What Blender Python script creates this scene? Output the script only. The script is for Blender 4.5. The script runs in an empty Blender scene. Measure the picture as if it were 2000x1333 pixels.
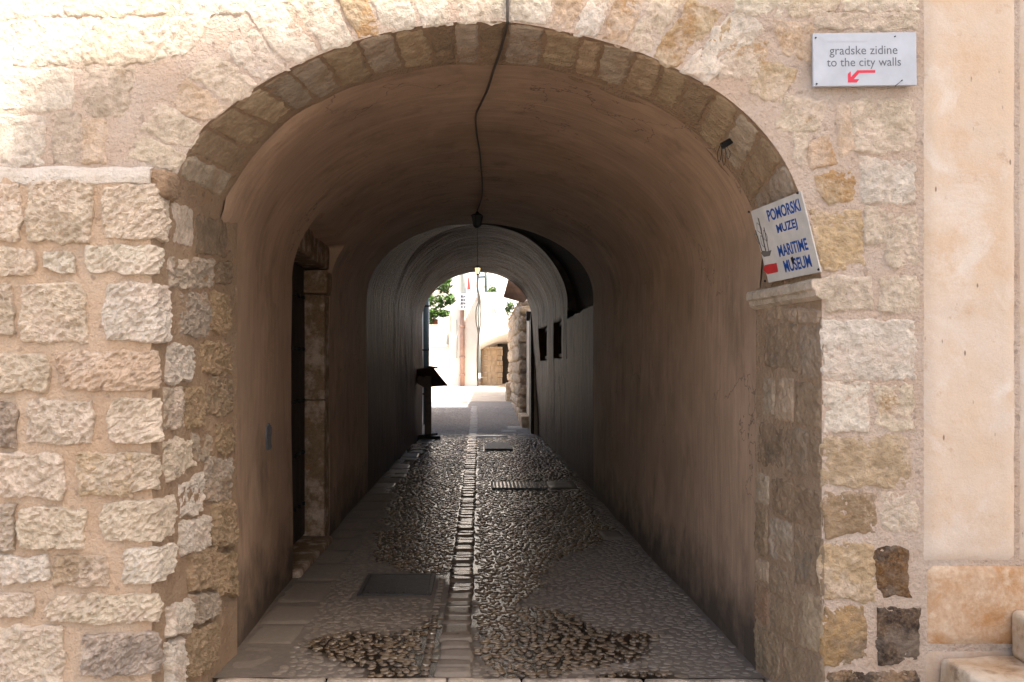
import bpy, bmesh, math, random
from mathutils import Vector, Matrix, noise
from mathutils.geometry import tessellate_polygon

random.seed(7)
R = math.radians
S = bpy.context.scene

# ------------------------------------------------------------------ camera, sky, sun, exposure
cam_d = bpy.data.cameras.new("camera")
cam = bpy.data.objects.new("camera", cam_d)
S.collection.objects.link(cam)
cam.location = (0, 0, 1.5)
cam.rotation_euler = (R(90), 0, 0)
cam_d.sensor_width = 36
cam_d.lens = 30.6
cam_d.shift_x = 0.032
cam_d.shift_y = 0.03025
cam_d.clip_start = 0.05
cam_d.clip_end = 400
S.camera = cam

SUN_EL, SUN_AZ = R(50), R(35)          # the sun stands behind the camera, to its right
sun_dir = Vector((math.sin(SUN_AZ) * math.cos(SUN_EL), -math.cos(SUN_AZ) * math.cos(SUN_EL), math.sin(SUN_EL)))
W = bpy.data.worlds.new("World")
S.world = W
W.use_nodes = True
wn = W.node_tree.nodes
sky = wn.new("ShaderNodeTexSky")
sky.sky_type = 'NISHITA'
sky.sun_disc = False
sky.sun_elevation = SUN_EL
sky.sun_rotation = math.atan2(sun_dir.x, sun_dir.y)
sky.dust_density = 3.0
sky.air_density = 1.0
bg = wn["Background"]
bg.inputs[1].default_value = 0.15
W.node_tree.links.new(sky.outputs[0], bg.inputs[0])

sd = bpy.data.lights.new("sun", 'SUN')
sd.energy = 4.0
sd.angle = R(0.53)
sd.color = (1.0, 0.99, 0.97)
so = bpy.data.objects.new("sun", sd)
so.rotation_euler = sun_dir.to_track_quat('Z', 'Y').to_euler()
so.location = (0, -10, 30)
S.collection.objects.link(so)

vs = S.view_settings
vs.view_transform = 'Standard'
vs.look = 'None'
vs.gamma = 1
vs.use_curve_mapping = False
vs.exposure = 1.72
try:
    vs.use_white_balance = True
    vs.white_balance_temperature = 6900
    vs.white_balance_tint = 11
except Exception:
    pass
S.cycles.max_bounces = 14
S.cycles.diffuse_bounces = 8
S.cycles.glossy_bounces = 4
S.cycles.use_fast_gi = False
S.cycles.sample_clamp_indirect = 6

# ------------------------------------------------------------------ helpers
F, CX, CY, EYE = 1700.0, 936.0, 727.0, 1.5


def at(px, py, Y):
    """Place in the street that the photograph shows at a spot, at distance Y."""
    return Vector(((px - CX) * Y / F, Y, EYE - (py - CY) * Y / F))


def on_plane(px, py, p0, n):
    d = Vector(((px - CX) / F, 1.0, -(py - CY) / F))
    o = Vector((0, 0, EYE))
    return o + d * ((p0 - o).dot(n) / d.dot(n))


def lin(c):
    return tuple((x / 12.92 if x <= 0.04045 else ((x + 0.055) / 1.055) ** 2.4) for x in c)


def hexc(r, g, b):
    return lin((r / 255, g / 255, b / 255))


def link(o, parent=None):
    S.collection.objects.link(o)
    if parent is not None:
        o.parent = parent
    return o


def mesh_obj(name, verts, faces, mat=None, parent=None, origin=None, smooth=False, color=None):
    """One mesh object; verts in world space, origin (world) becomes its location."""
    root = parent
    off = Vector((0, 0, 0))
    while root is not None:
        off += root.location
        root = root.parent
    if origin is None:
        origin = sum((Vector(v) for v in verts), Vector()) / max(1, len(verts))
    me = bpy.data.meshes.new(name)
    me.from_pydata([Vector(v) - origin for v in verts], [], faces)
    if mat:
        me.materials.append(mat)
    if smooth:
        me.polygons.foreach_set("use_smooth", [True] * len(me.polygons))
    me.update()
    o = bpy.data.objects.new(name, me)
    o.location = origin - off
    if color:
        o.color = color
    return link(o, parent)


def tag(o, label=None, cat=None, group=None, kind=None):
    if label: o["label"] = label
    if cat: o["category"] = cat
    if group: o["group"] = group
    if kind: o["kind"] = kind
    return o


def empty(name, loc, label=None, cat=None, group=None):
    o = bpy.data.objects.new(name, None)
    o.empty_display_size = 0.1
    o.location = loc
    link(o)
    return tag(o, label, cat, group)


def box_geo(p0, p1):
    (x0, y0, z0), (x1, y1, z1) = p0, p1
    v = [(x0, y0, z0), (x1, y0, z0), (x1, y1, z0), (x0, y1, z0), (x0, y0, z1), (x1, y0, z1), (x1, y1, z1), (x0, y1, z1)]
    f = [(0, 3, 2, 1), (4, 5, 6, 7), (0, 1, 5, 4), (1, 2, 6, 5), (2, 3, 7, 6), (3, 0, 4, 7)]
    return v, f


def box(name, p0, p1, mat, parent=None, bevel=0.0, color=None, rot=None, pivot=None, segs=2):
    v, f = box_geo(p0, p1)
    v = [Vector(a) for a in v]
    if rot is not None:
        pv = Vector(pivot) if pivot is not None else (v[0] + v[6]) / 2
        v = [pv + rot @ (a - pv) for a in v]
    o = mesh_obj(name, v, f, mat, parent, color=color)
    if bevel:
        bm = bmesh.new()
        bm.from_mesh(o.data)
        bmesh.ops.bevel(bm, geom=bm.edges[:], offset=bevel, segments=segs, profile=0.6, affect='EDGES')
        bm.to_mesh(o.data)
        bm.free()
    return o


def multi_box(name, boxes, mat, parent=None, bevel=0.0):
    vs_, fs_ = [], []
    for p0, p1 in boxes:
        v, f = box_geo(p0, p1)
        k = len(vs_)
        vs_ += v
        fs_ += [tuple(i + k for i in q) for q in f]
    o = mesh_obj(name, vs_, fs_, mat, parent)
    if bevel:
        bm = bmesh.new()
        bm.from_mesh(o.data)
        bmesh.ops.bevel(bm, geom=bm.edges[:], offset=bevel, segments=1, affect='EDGES')
        bm.to_mesh(o.data)
        bm.free()
    return o


def tube_geo(pts, r, n=8, cap=True):
    pts = [Vector(p) for p in pts]
    rs = r if isinstance(r, (list, tuple)) else [r] * len(pts)
    vs_, fs_ = [], []
    for i, p in enumerate(pts):
        d = (pts[min(i + 1, len(pts) - 1)] - pts[max(i - 1, 0)])
        if d.length < 1e-9: d = Vector((0, 0, 1))
        d.normalize()
        a = d.orthogonal().normalized()
        if abs(d.z) < 0.95:
            a = d.cross(Vector((0, 0, 1))).normalized()
        else:
            a = d.cross(Vector((0, 1, 0))).normalized()
        b = d.cross(a)
        for k in range(n):
            t = 2 * math.pi * k / n
            vs_.append(p + (a * math.cos(t) + b * math.sin(t)) * rs[i])
    for i in range(len(pts) - 1):
        for k in range(n):
            fs_.append((i * n + k, i * n + (k + 1) % n, (i + 1) * n + (k + 1) % n, (i + 1) * n + k))
    if cap:
        fs_.append(tuple(range(n - 1, -1, -1)))
        fs_.append(tuple((len(pts) - 1) * n + k for k in range(n)))
    return vs_, fs_


def tube(name, pts, r, mat, parent=None, n=8):
    v, f = tube_geo(pts, r, n)
    return mesh_obj(name, v, f, mat, parent, smooth=True)


def tubes(name, lists, mat, parent=None, n=6):
    V, Q = [], []
    for pts, r in lists:
        v, f = tube_geo(pts, r, n)
        k = len(V)
        V += v
        Q += [tuple(i + k for i in q) for q in f]
    return mesh_obj(name, V, Q, mat, parent, smooth=True)


def smoothcurve(pts, sub=4):
    """Catmull-Rom through pts."""
    P = [Vector(p) for p in pts]
    out = []
    for i in range(len(P) - 1):
        p0, p1, p2, p3 = P[max(i - 1, 0)], P[i], P[i + 1], P[min(i + 2, len(P) - 1)]
        for k in range(sub):
            t = k / sub
            out.append(0.5 * ((2 * p1) + (p2 - p0) * t + (2 * p0 - 5 * p1 + 4 * p2 - p3) * t * t + (3 * p1 - p0 - 3 * p2 + p3) * t ** 3))
    out.append(P[-1])
    return out


def nz(p, f, seed=0.0):
    return noise.noise(Vector((p[0] * f + seed, p[1] * f + seed * 1.7, p[2] * f - seed)))


def peck(x, y, z, sd_):
    a, b = x * 0.80 + z * 0.60, -x * 0.60 + z * 0.80
    n1 = noise.noise(Vector((a * 34 + sd_, y * 40, b * 56 - sd_)))
    n2 = noise.noise(Vector((a * 70 - sd_, y * 80, b * 100 + sd_)))
    return n1 * 1.15 + n2 * 0.75


# ------------------------------------------------------------------ materials
class NT:
    def __init__(self, name):
        self.m = bpy.data.materials.new(name)
        self.m.use_nodes = True
        self.t = self.m.node_tree
        self.b = self.t.nodes["Principled BSDF"]

    def n(self, typ, **kw):
        nd = self.t.nodes.new(typ)
        for k, v in kw.items():
            if k.startswith("i_"):
                nd.inputs[k[2:].replace("_", " ")].default_value = v
            else:
                setattr(nd, k, v)
        return nd

    def l(self, a, b):
        self.t.links.new(a, b)

    def pos(self):
        return self.n("ShaderNodeNewGeometry").outputs["Position"]

    def scaled(self, vec, s):
        mp = self.n("ShaderNodeMapping")
        mp.inputs["Scale"].default_value = s
        self.l(vec, mp.inputs["Vector"])
        return mp.outputs[0]

    def noise(self, vec, scale, detail=4, rough=0.6, dist=0.0):
        nd = self.n("ShaderNodeTexNoise")
        nd.inputs["Scale"].default_value = scale
        nd.inputs["Detail"].default_value = detail
        nd.inputs["Roughness"].default_value = rough
        nd.inputs["Distortion"].default_value = dist
        self.l(vec, nd.inputs["Vector"])
        return nd.outputs["Fac"]

    def ramp(self, fac, stops):
        nd = self.n("ShaderNodeValToRGB")
        cr = nd.color_ramp
        while len(cr.elements) < len(stops):
            cr.elements.new(0.5)
        for e, (p, c) in zip(cr.elements, stops):
            e.position = p
            e.color = c if len(c) == 4 else (*c, 1)
        self.l(fac, nd.inputs[0])
        return nd.outputs[0]

    def rng(self, fac, a, b, c=0.0, d=1.0):
        nd = self.n("ShaderNodeMapRange")
        for i, v in enumerate((a, b, c, d)):
            nd.inputs[i + 1].default_value = v
        self.l(fac, nd.inputs[0])
        return nd.outputs[0]

    def math(self, op, a, b=None):
        nd = self.n("ShaderNodeMath", operation=op)
        for i, v in enumerate((a, b)):
            if v is None: continue
            if isinstance(v, (int, float)):
                nd.inputs[i].default_value = v
            else:
                self.l(v, nd.inputs[i])
        return nd.outputs[0]

    def mix(self, fac, a, b, mode='MIX'):
        nd = self.n("ShaderNodeMix", data_type='RGBA', blend_type=mode)
        for s, v in ((nd.inputs["Factor"], fac), (nd.inputs[6], a), (nd.inputs[7], b)):
            if isinstance(v, (int, float)):
                s.default_value = v
            elif isinstance(v, (tuple, list)):
                s.default_value = v if len(v) == 4 else (*v, 1)
            else:
                self.l(v, s)
        return nd.outputs[2]

    def bump(self, h, strength, dist, normal=None):
        nd = self.n("ShaderNodeBump")
        nd.inputs["Strength"].default_value = strength
        nd.inputs["Distance"].default_value = dist
        self.l(h, nd.inputs["Height"])
        if normal is not None:
            self.l(normal, nd.inputs["Normal"])
        return nd.outputs[0]

    def fin(self, color=None, rough=None, normal=None, spec=None):
        for s, v in (("Base Color", color), ("Roughness", rough), ("Normal", normal), ("Specular IOR Level", spec)):
            if v is None: continue
            i = self.b.inputs[s]
            if isinstance(v, (int, float)):
                i.default_value = v
            elif isinstance(v, tuple):
                i.default_value = v if len(v) == 4 else (*v, 1)
            else:
                self.l(v, i)
        return self.m


def simple(name, col, rough=0.6, metal=0.0, var=0.25, scale=12.0, bump=0.0):
    t = NT(name)
    p = t.pos()
    f = t.noise(p, scale, 5)
    c = t.mix(t.rng(f, 0.3, 0.7), tuple(x * (1 - var) for x in col), tuple(min(1, x * (1 + var)) for x in col))
    t.b.inputs["Metallic"].default_value = metal
    nrm = t.bump(t.noise(p, scale * 8, 4), 0.5, bump) if bump else None
    return t.fin(c, rough, nrm)


def stone_mat(name, stain, smear=hexc(212, 192, 174)):
    t = NT(name)
    p = t.pos()
    oi = t.n("ShaderNodeObjectInfo")
    big = t.noise(p, 9, 4, 0.65)
    fine = t.noise(p, 70, 5, 0.7)
    c = t.mix(1.0, oi.outputs["Color"], t.ramp(big, [(0.25, (0.72, 0.68, 0.62)), (0.5, (0.98, 0.97, 0.95)), (0.75, (1.15, 1.13, 1.1))]), 'MULTIPLY')
    c = t.mix(t.rng(fine, 0.38, 0.60, 0.35, 0.0), c, (0.34, 0.28, 0.21))
    # small dark pits
    vo = t.n("ShaderNodeTexVoronoi")
    vo.inputs["Scale"].default_value = 34
    t.l(p, vo.inputs["Vector"])
    pit = t.math('MULTIPLY', t.rng(vo.outputs["Distance"], 0.0, 0.22, 1.0, 0.0), t.rng(t.noise(p, 11, 3), 0.52, 0.66))
    c = t.mix(t.math('MULTIPLY', pit, 0.45), c, (0.10, 0.08, 0.06))
    # rust or lichen stain, amount set stone by stone
    sn = t.math('ADD', t.noise(p, 7, 3, 0.5), t.math('MULTIPLY', t.noise(p, 85, 3, 0.6), 0.55))
    thr = t.math('SUBTRACT', 1.04, t.math('MULTIPLY', oi.outputs["Alpha"], 0.30))
    st = t.rng(t.math('SUBTRACT', sn, thr), -0.07, 0.13, 0.0, 0.88)
    has = t.rng(oi.outputs["Alpha"], 0.02, 0.1)
    c = t.mix(t.math('MULTIPLY', st, has), c, stain)
    sm = t.rng(t.math('ADD', t.noise(p, 6.5, 5, 0.65), t.math('MULTIPLY', fine, 0.25)), 0.60, 0.74, 0.0, 0.62)
    c = t.mix(sm, c, smear)
    ml = t.noise(p, 24, 4, 0.6)
    c = t.mix(1.0, c, t.ramp(ml, [(0.3, (0.84, 0.82, 0.79)), (0.7, (1.1, 1.09, 1.07))]), 'MULTIPLY')
    h = t.math('ADD', t.math('MULTIPLY', fine, 0.8), t.math('MULTIPLY', t.noise(p, 170, 3, 0.6), 0.3))
    h = t.math('ADD', h, t.math('MULTIPLY', ml, 1.2))
    nrm = t.bump(h, 1.0, 0.016)
    return t.fin(c, 0.9, nrm, 0.2)


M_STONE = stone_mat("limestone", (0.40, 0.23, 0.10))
M_INNER = stone_mat("shaded limestone", (0.22, 0.13, 0.07), hexc(162, 136, 110))  # browner limestone copy: patina and archway shade put into its colours
M_LICHEN = stone_mat("limestone with dark lichen", (0.035, 0.026, 0.022), (0.24, 0.19, 0.15))


def mortar_mat(name, base, grey, amt=0.5):
    t = NT(name)
    p = t.pos()
    a = t.noise(p, 3.2, 5, 0.6)
    c = t.mix(t.rng(a, 0.35, 0.68), base, grey)
    f = t.noise(p, 120, 5, 0.7)
    c = t.mix(t.rng(f, 0.3, 0.7, 0.35, 0.0), c, tuple(x * 0.6 for x in base))
    sp = t.rng(t.noise(p, 26, 2, 0.4), 0.66, 0.72)
    c = t.mix(t.math('MULTIPLY', sp, 0.5), c, tuple(x * 0.45 for x in base))
    pt_ = t.rng(t.noise(p, 8, 5, 0.65), 0.5, 0.72, 0, 0.5)
    c = t.mix(pt_, c, tuple(x * 0.78 for x in base))
    h = t.math('ADD', t.math('MULTIPLY', f, 0.4), t.math('MULTIPLY', t.noise(p, 22, 6, 0.65), 1.0))
    h = t.math('ADD', h, t.math('MULTIPLY', t.noise(p, 55, 4, 0.6), 0.7))
    return t.fin(c, 0.92, t.bump(h, amt, 0.025), 0.2)


M_MORTAR = mortar_mat("lime mortar", hexc(198, 172, 150), hexc(206, 188, 172), 1.0)
M_PMORTAR = mortar_mat("ochre mortar", hexc(198, 167, 138), hexc(206, 182, 158), 0.9)
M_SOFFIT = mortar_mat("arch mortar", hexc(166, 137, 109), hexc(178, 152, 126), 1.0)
M_CAP = mortar_mat("pale mortar cap", hexc(216, 200, 182), hexc(222, 214, 204), 0.9)
M_RENDER = None


def render_mat():
    t = NT("pale wall render")
    p = t.pos()
    a = t.noise(p, 2.3, 5, 0.6)
    c = t.mix(t.rng(a, 0.38, 0.64), hexc(200, 177, 154), hexc(202, 186, 170))
    c = t.mix(t.rng(t.noise(p, 5, 7, 0.68), 0.52, 0.68, 0, 0.42), c, hexc(188, 150, 112))
    c = t.mix(t.rng(t.noise(p, 3.1, 7, 0.7, 0.5), 0.54, 0.66, 0, 0.6), c, hexc(212, 202, 190))
    c = t.mix(t.rng(t.noise(p, 11, 6, 0.7), 0.60, 0.72, 0, 0.5), c, hexc(160, 126, 96))
    ft = t.n("ShaderNodeSeparateXYZ")
    t.l(p, ft.inputs[0])
    low = t.math('SUBTRACT', ft.outputs[2], t.math('MULTIPLY', t.noise(p, 4, 6, 0.7), 0.9))
    c = t.mix(t.rng(low, -0.2, 0.25, 0.5, 0.0), c, hexc(140, 112, 88))
    # thin vertical nicks in the render
    s = t.scaled(p, (1, 1, 0.35))
    v = t.n("ShaderNodeTexVoronoi")
    v.inputs["Scale"].default_value = 17
    t.l(s, v.inputs["Vector"])
    nick = t.math('MULTIPLY', t.rng(v.outputs["Distance"], 0.05, 0.09, 1, 0), t.rng(t.noise(p, 9, 2), 0.41, 0.46))
    c = t.mix(t.math('MULTIPLY', nick, 0.8), c, (0.12, 0.085, 0.06))
    f = t.noise(p, 150, 4, 0.65)
    c = t.mix(t.rng(f, 0.3, 0.7, 0.18, 0.0), c, hexc(150, 120, 92))
    h = t.math('ADD', t.math('MULTIPLY', f, 0.25), t.noise(p, 14, 5, 0.55))
    return t.fin(c, 0.9, t.bump(h, 0.35, 0.02), 0.2)


M_RENDER = render_mat()


def plaster_mat(name, base, dirt, streak, rough, spec=0.3):
    """Trowelled plaster of the vault; UV = (metres round the vault, metres along it)."""
    t = NT(name)
    p = t.pos()
    uv = t.n("ShaderNodeUVMap").outputs[0]
    st = t.noise(t.scaled(uv, (1.1, 7.5, 1)), 2.2, 6, 0.62, 0.3)
    st2 = t.noise(t.scaled(uv, (0.8, 3.0, 1)), 1.0, 4, 0.6, 0.2)
    big = t.noise(p, 1.1, 4, 0.6)
    c = t.mix(t.rng(st, 0.36, 0.66), tuple(x * 0.84 for x in base), tuple(x * 1.08 for x in base))
    c = t.mix(t.rng(big, 0.42, 0.7, 0, 0.6), c, dirt)
    bl = t.noise(p, 2.6, 8, 0.68, 0.6)
    c = t.mix(t.rng(bl, 0.52, 0.66, 0, 0.42), c, tuple(x * 1.22 for x in base))
    bd = t.noise(t.scaled(p, (1, 1, 0.45)), 3.4, 7, 0.68, 0.3)
    c = t.mix(t.rng(bd, 0.53, 0.70, 0, 0.5), c, tuple(x * 0.5 for x in dirt))
    vc = t.n("ShaderNodeTexVoronoi", feature='DISTANCE_TO_EDGE')
    vc.inputs["Scale"].default_value = 1.1
    wp = t.n("ShaderNodeVectorMath", operation='ADD')
    nv_ = t.n("ShaderNodeTexNoise")
    nv_.inputs["Scale"].default_value = 3.0
    nv_.inputs["Detail"].default_value = 6
    t.l(p, nv_.inputs["Vector"])
    t.l(p, wp.inputs[0])
    t.l(nv_.outputs["Color"], wp.inputs[1])
    t.l(wp.outputs[0], vc.inputs["Vector"])
    crack = t.math('MULTIPLY', t.rng(vc.outputs["Distance"], 0.002, 0.007, 0.7, 0.0), t.rng(t.noise(p, 0.9, 2), 0.5, 0.58))
    c = t.mix(crack, c, tuple(x * 0.3 for x in dirt))
    # damp grime above the paving, with a ragged upper edge
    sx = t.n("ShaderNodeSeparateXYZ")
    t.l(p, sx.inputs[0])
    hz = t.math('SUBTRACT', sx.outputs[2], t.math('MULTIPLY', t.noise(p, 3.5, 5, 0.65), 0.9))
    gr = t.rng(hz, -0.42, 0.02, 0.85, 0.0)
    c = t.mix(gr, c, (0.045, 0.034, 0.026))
    f = t.noise(p, 140, 3, 0.6)
    h = t.math('ADD', t.math('MULTIPLY', st, streak), t.math('ADD', t.math('MULTIPLY', st2, streak * 1.5), t.math('MULTIPLY', f, 0.06)))
    nrm = t.bump(h, 0.6, 0.03)
    return t.fin(c, rough, nrm, spec)


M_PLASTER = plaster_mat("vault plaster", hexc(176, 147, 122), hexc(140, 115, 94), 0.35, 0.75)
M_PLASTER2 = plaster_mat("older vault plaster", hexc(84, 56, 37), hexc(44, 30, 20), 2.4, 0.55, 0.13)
M_SHADE_RUBBLE = simple("shade-dark rubble", (0.045, 0.036, 0.03), 0.95, bump=0.02)  # near-black colour stands in for the shade inside the unlit shaft
M_DARKWOOD = simple("dark old wood", (0.028, 0.019, 0.013), 0.7, var=0.4, scale=20)
M_WOOD = simple("brown wood", hexc(74, 46, 30), 0.5, var=0.35, scale=14)
M_RUSTWOOD = simple("weathered brown board", hexc(108, 76, 52), 0.75, var=0.35, scale=9)
M_IRON = simple("dark iron", (0.02, 0.02, 0.021), 0.5, 0.6, var=0.4, scale=25, bump=0.004)
M_CAST = simple("worn cast iron", (0.045, 0.043, 0.042), 0.55, 0.4, var=0.4, scale=25, bump=0.004)
M_CABLE = simple("grey cable", (0.05, 0.04, 0.03), 0.6)
M_GREEN = simple("dark teal paint", hexc(44, 66, 70), 0.45)
M_SIGN = simple("pale grey enamel", hexc(172, 175, 181), 0.4, var=0.09, scale=7)
M_SIGN2 = simple("white enamel", hexc(196, 190, 182), 0.4, var=0.13, scale=9)
M_LETTER = simple("grey lettering", hexc(92, 94, 100), 0.5, var=0.05)
M_BLUE = simple("blue lettering", hexc(24, 72, 140), 0.5, var=0.15)
M_RED = simple("red print", hexc(196, 40, 62), 0.5, var=0.06)
M_RED2 = simple("faded red print", hexc(186, 52, 52), 0.5, var=0.12, scale=30)
M_PALEPRINT = simple("pale grey print", hexc(168, 170, 176), 0.5, var=0.05)
M_SHIPPRINT = simple("brown grey drawing", hexc(104, 98, 92), 0.6, var=0.2)
M_WHITEWALL = simple("whitewashed stone", hexc(226, 220, 212), 0.9, var=0.07, scale=2.2, bump=0.03)
M_WHITE = simple("white enamel paint", hexc(225, 228, 232), 0.4, var=0.04)
M_TERRA = simple("terracotta pipe paint", hexc(168, 134, 118), 0.6, var=0.2, scale=6)
M_RUSTRED = simple("red cloth", hexc(200, 50, 46), 0.8, var=0.1)
M_YELLOW = simple("yellow plastic", hexc(196, 180, 40), 0.5, var=0.1)
M_PAPER = simple("printed menu sheet", hexc(200, 192, 180), 0.6, var=0.08)
M_ROOFTILE = simple("roof tile", hexc(168, 104, 72), 0.85, var=0.2)
M_STREETSTONE = simple("street limestone", hexc(196, 182, 164), 0.7, var=0.16, scale=3, bump=0.01)
M_SHUTTER = simple("pale shutter paint", hexc(150, 156, 152), 0.6, var=0.1)


def leaf_mat(name, a, b):
    t = NT(name)
    f = t.noise(t.pos(), 9, 3)
    c = t.mix(t.rng(f, 0.35, 0.65), a, b)
    t.b.inputs["Transmission Weight"].default_value = 0.0
    return t.fin(c, 0.5)


M_LEAF = leaf_mat("vine leaves", (0.06, 0.13, 0.028), (0.13, 0.21, 0.06))
M_STEM = simple("vine stem", (0.09, 0.06, 0.035), 0.9)
M_POT = simple("terracotta", hexc(176, 104, 74), 0.85)

t = NT("lamp glass")
t.b.inputs["Base Color"].default_value = (0.9, 0.7, 0.35, 1)
t.b.inputs["Emission Color"].default_value = (1.0, 0.72, 0.28, 1)
t.b.inputs["Emission Strength"].default_value = 0.9
M_GLOW = t.m
t = NT("dusty lantern glass")
M_GLASS = t.fin((0.05, 0.055, 0.055), 0.15)
t = NT("clear lantern glass")
t.b.inputs["Transmission Weight"].default_value = 0.6
M_CLEAR = t.fin((0.8, 0.82, 0.82), 0.2)
t = NT("dark glass")
M_PANE = t.fin((0.012, 0.012, 0.013), 0.12)


def paving_mat(name, dry_ramp, wet_mul, mortar=False, dust_c=(0.165, 0.131, 0.099)):
    t = NT(name)
    p = t.pos()
    rnd = t.n("ShaderNodeAttribute", attribute_name="tint").outputs["Fac"]
    wet = t.n("ShaderNodeAttribute", attribute_name="wet").outputs["Fac"]
    c = t.ramp(rnd, dry_ramp)
    c = t.mix(t.rng(t.noise(p, 24, 4), 0.3, 0.7, 0.45, 0.0), c, (0.08, 0.062, 0.048))
    cw = t.mix(1.0, c, wet_mul, 'MULTIPLY')
    if not mortar:
        # dust lying over dry pebbles
        dust = t.rng(t.noise(p, 30, 4, 0.6), 0.25, 0.6, 0.35, 0.9)
        c = t.mix(dust, c, dust_c)
    col = t.mix(wet, c, cw)
    rg = t.rng(wet, 0, 1, 0.85, 0.10 if not mortar else 0.13)
    rg = t.math('ADD', rg, t.rng(t.noise(p, 40, 3), 0.3, 0.7, -0.07, 0.1))
    nrm = t.bump(t.noise(p, 90, 4, 0.65), 0.22 if mortar else 0.25, 0.008)
    return t.fin(col, rg, nrm, 0.5)


PEB = [(0.0, (0.17, 0.15, 0.13)), (0.2, (0.24, 0.19, 0.14)), (0.4, (0.36, 0.29, 0.22)), (0.6, (0.28, 0.25, 0.22)), (0.75, (0.33, 0.25, 0.16)), (0.9, (0.44, 0.38, 0.31)), (1.0, (0.27, 0.19, 0.12))]
M_PEBBLE = paving_mat("river pebbles", PEB, (0.45, 0.385, 0.31))
M_PEBBLE2 = paving_mat("brightened lane pebbles", [(0.0, (0.30, 0.27, 0.24)), (1.0, (0.5, 0.46, 0.41))], (0.8, 0.78, 0.75), dust_c=(0.40, 0.36, 0.32))  # paler limestone tone, raised further to brighten the shaded lane
M_BED2 = paving_mat("lane bedding", [(0.0, (0.32, 0.285, 0.25)), (1.0, (0.40, 0.36, 0.32))], (0.5, 0.47, 0.44), mortar=True)  # paler bedding, its colour lightened to lift the shaded lane
M_BED = paving_mat("pebble bedding", [(0.0, (0.135, 0.106, 0.080)), (1.0, (0.185, 0.148, 0.114))], (0.10, 0.085, 0.07), mortar=True)
M_SLAB = paving_mat("paving limestone", [(0.0, (0.16, 0.13, 0.10)), (0.5, (0.23, 0.19, 0.15)), (1.0, (0.28, 0.22, 0.165))], (0.45, 0.41, 0.37))


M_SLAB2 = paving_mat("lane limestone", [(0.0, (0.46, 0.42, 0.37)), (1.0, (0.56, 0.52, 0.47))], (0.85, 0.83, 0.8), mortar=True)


def ashlar_mat():
    t = NT("rusty dressed stone")
    p = t.pos()
    c = t.mix(t.rng(t.noise(p, 4.2, 8, 0.7, 0.6), 0.38, 0.64), hexc(190, 164, 138), hexc(170, 122, 76))
    c = t.mix(t.rng(t.noise(p, 14, 5, 0.7), 0.5, 0.66, 0, 0.6), c, hexc(204, 184, 160))
    c = t.mix(t.rng(t.noise(p, 60, 4), 0.3, 0.6, 0.3, 0), c, hexc(140, 100, 64))
    return t.fin(c, 0.9, t.bump(t.noise(p, 40, 5), 0.5, 0.01), 0.2)


M_ASHLAR = ashlar_mat()


def step_mat():
    t = NT("worn step stone")
    p = t.pos()
    c = t.mix(t.rng(t.noise(p, 4.5, 6, 0.65), 0.36, 0.66), hexc(206, 190, 168), hexc(170, 138, 104))
    c = t.mix(t.rng(t.noise(p, 9, 6, 0.7), 0.56, 0.74, 0, 0.7), c, hexc(92, 76, 62))
    return t.fin(c, 0.85, t.bump(t.noise(p, 35, 6, 0.65), 0.6, 0.015), 0.3)


M_STEP = step_mat()

# ------------------------------------------------------------------ stones
CREAM = hexc(212, 195, 175)
PALE = hexc(220, 208, 193)
GREY = hexc(190, 174, 156)
TAN = hexc(194, 172, 142)
ROSE = hexc(206, 180, 156)
DARK = hexc(132, 114, 94)
BROWN = hexc(156, 134, 110)


def grow(q, k):
    cx_, cy_ = sum(p[0] for p in q) / 4, sum(p[1] for p in q) / 4
    return [(x + math.copysign(k, x - cx_), y + math.copysign(k, y - cy_)) for x, y in q]


def col(c, a=0.0, j=0.06):
    k = 1 + random.uniform(-j, j)
    return (min(1, c[0] * k), min(1, c[1] * k), min(1, c[2] * k * (1 + random.uniform(-0.03, 0.03))), a)


stone_seed = 0


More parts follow.
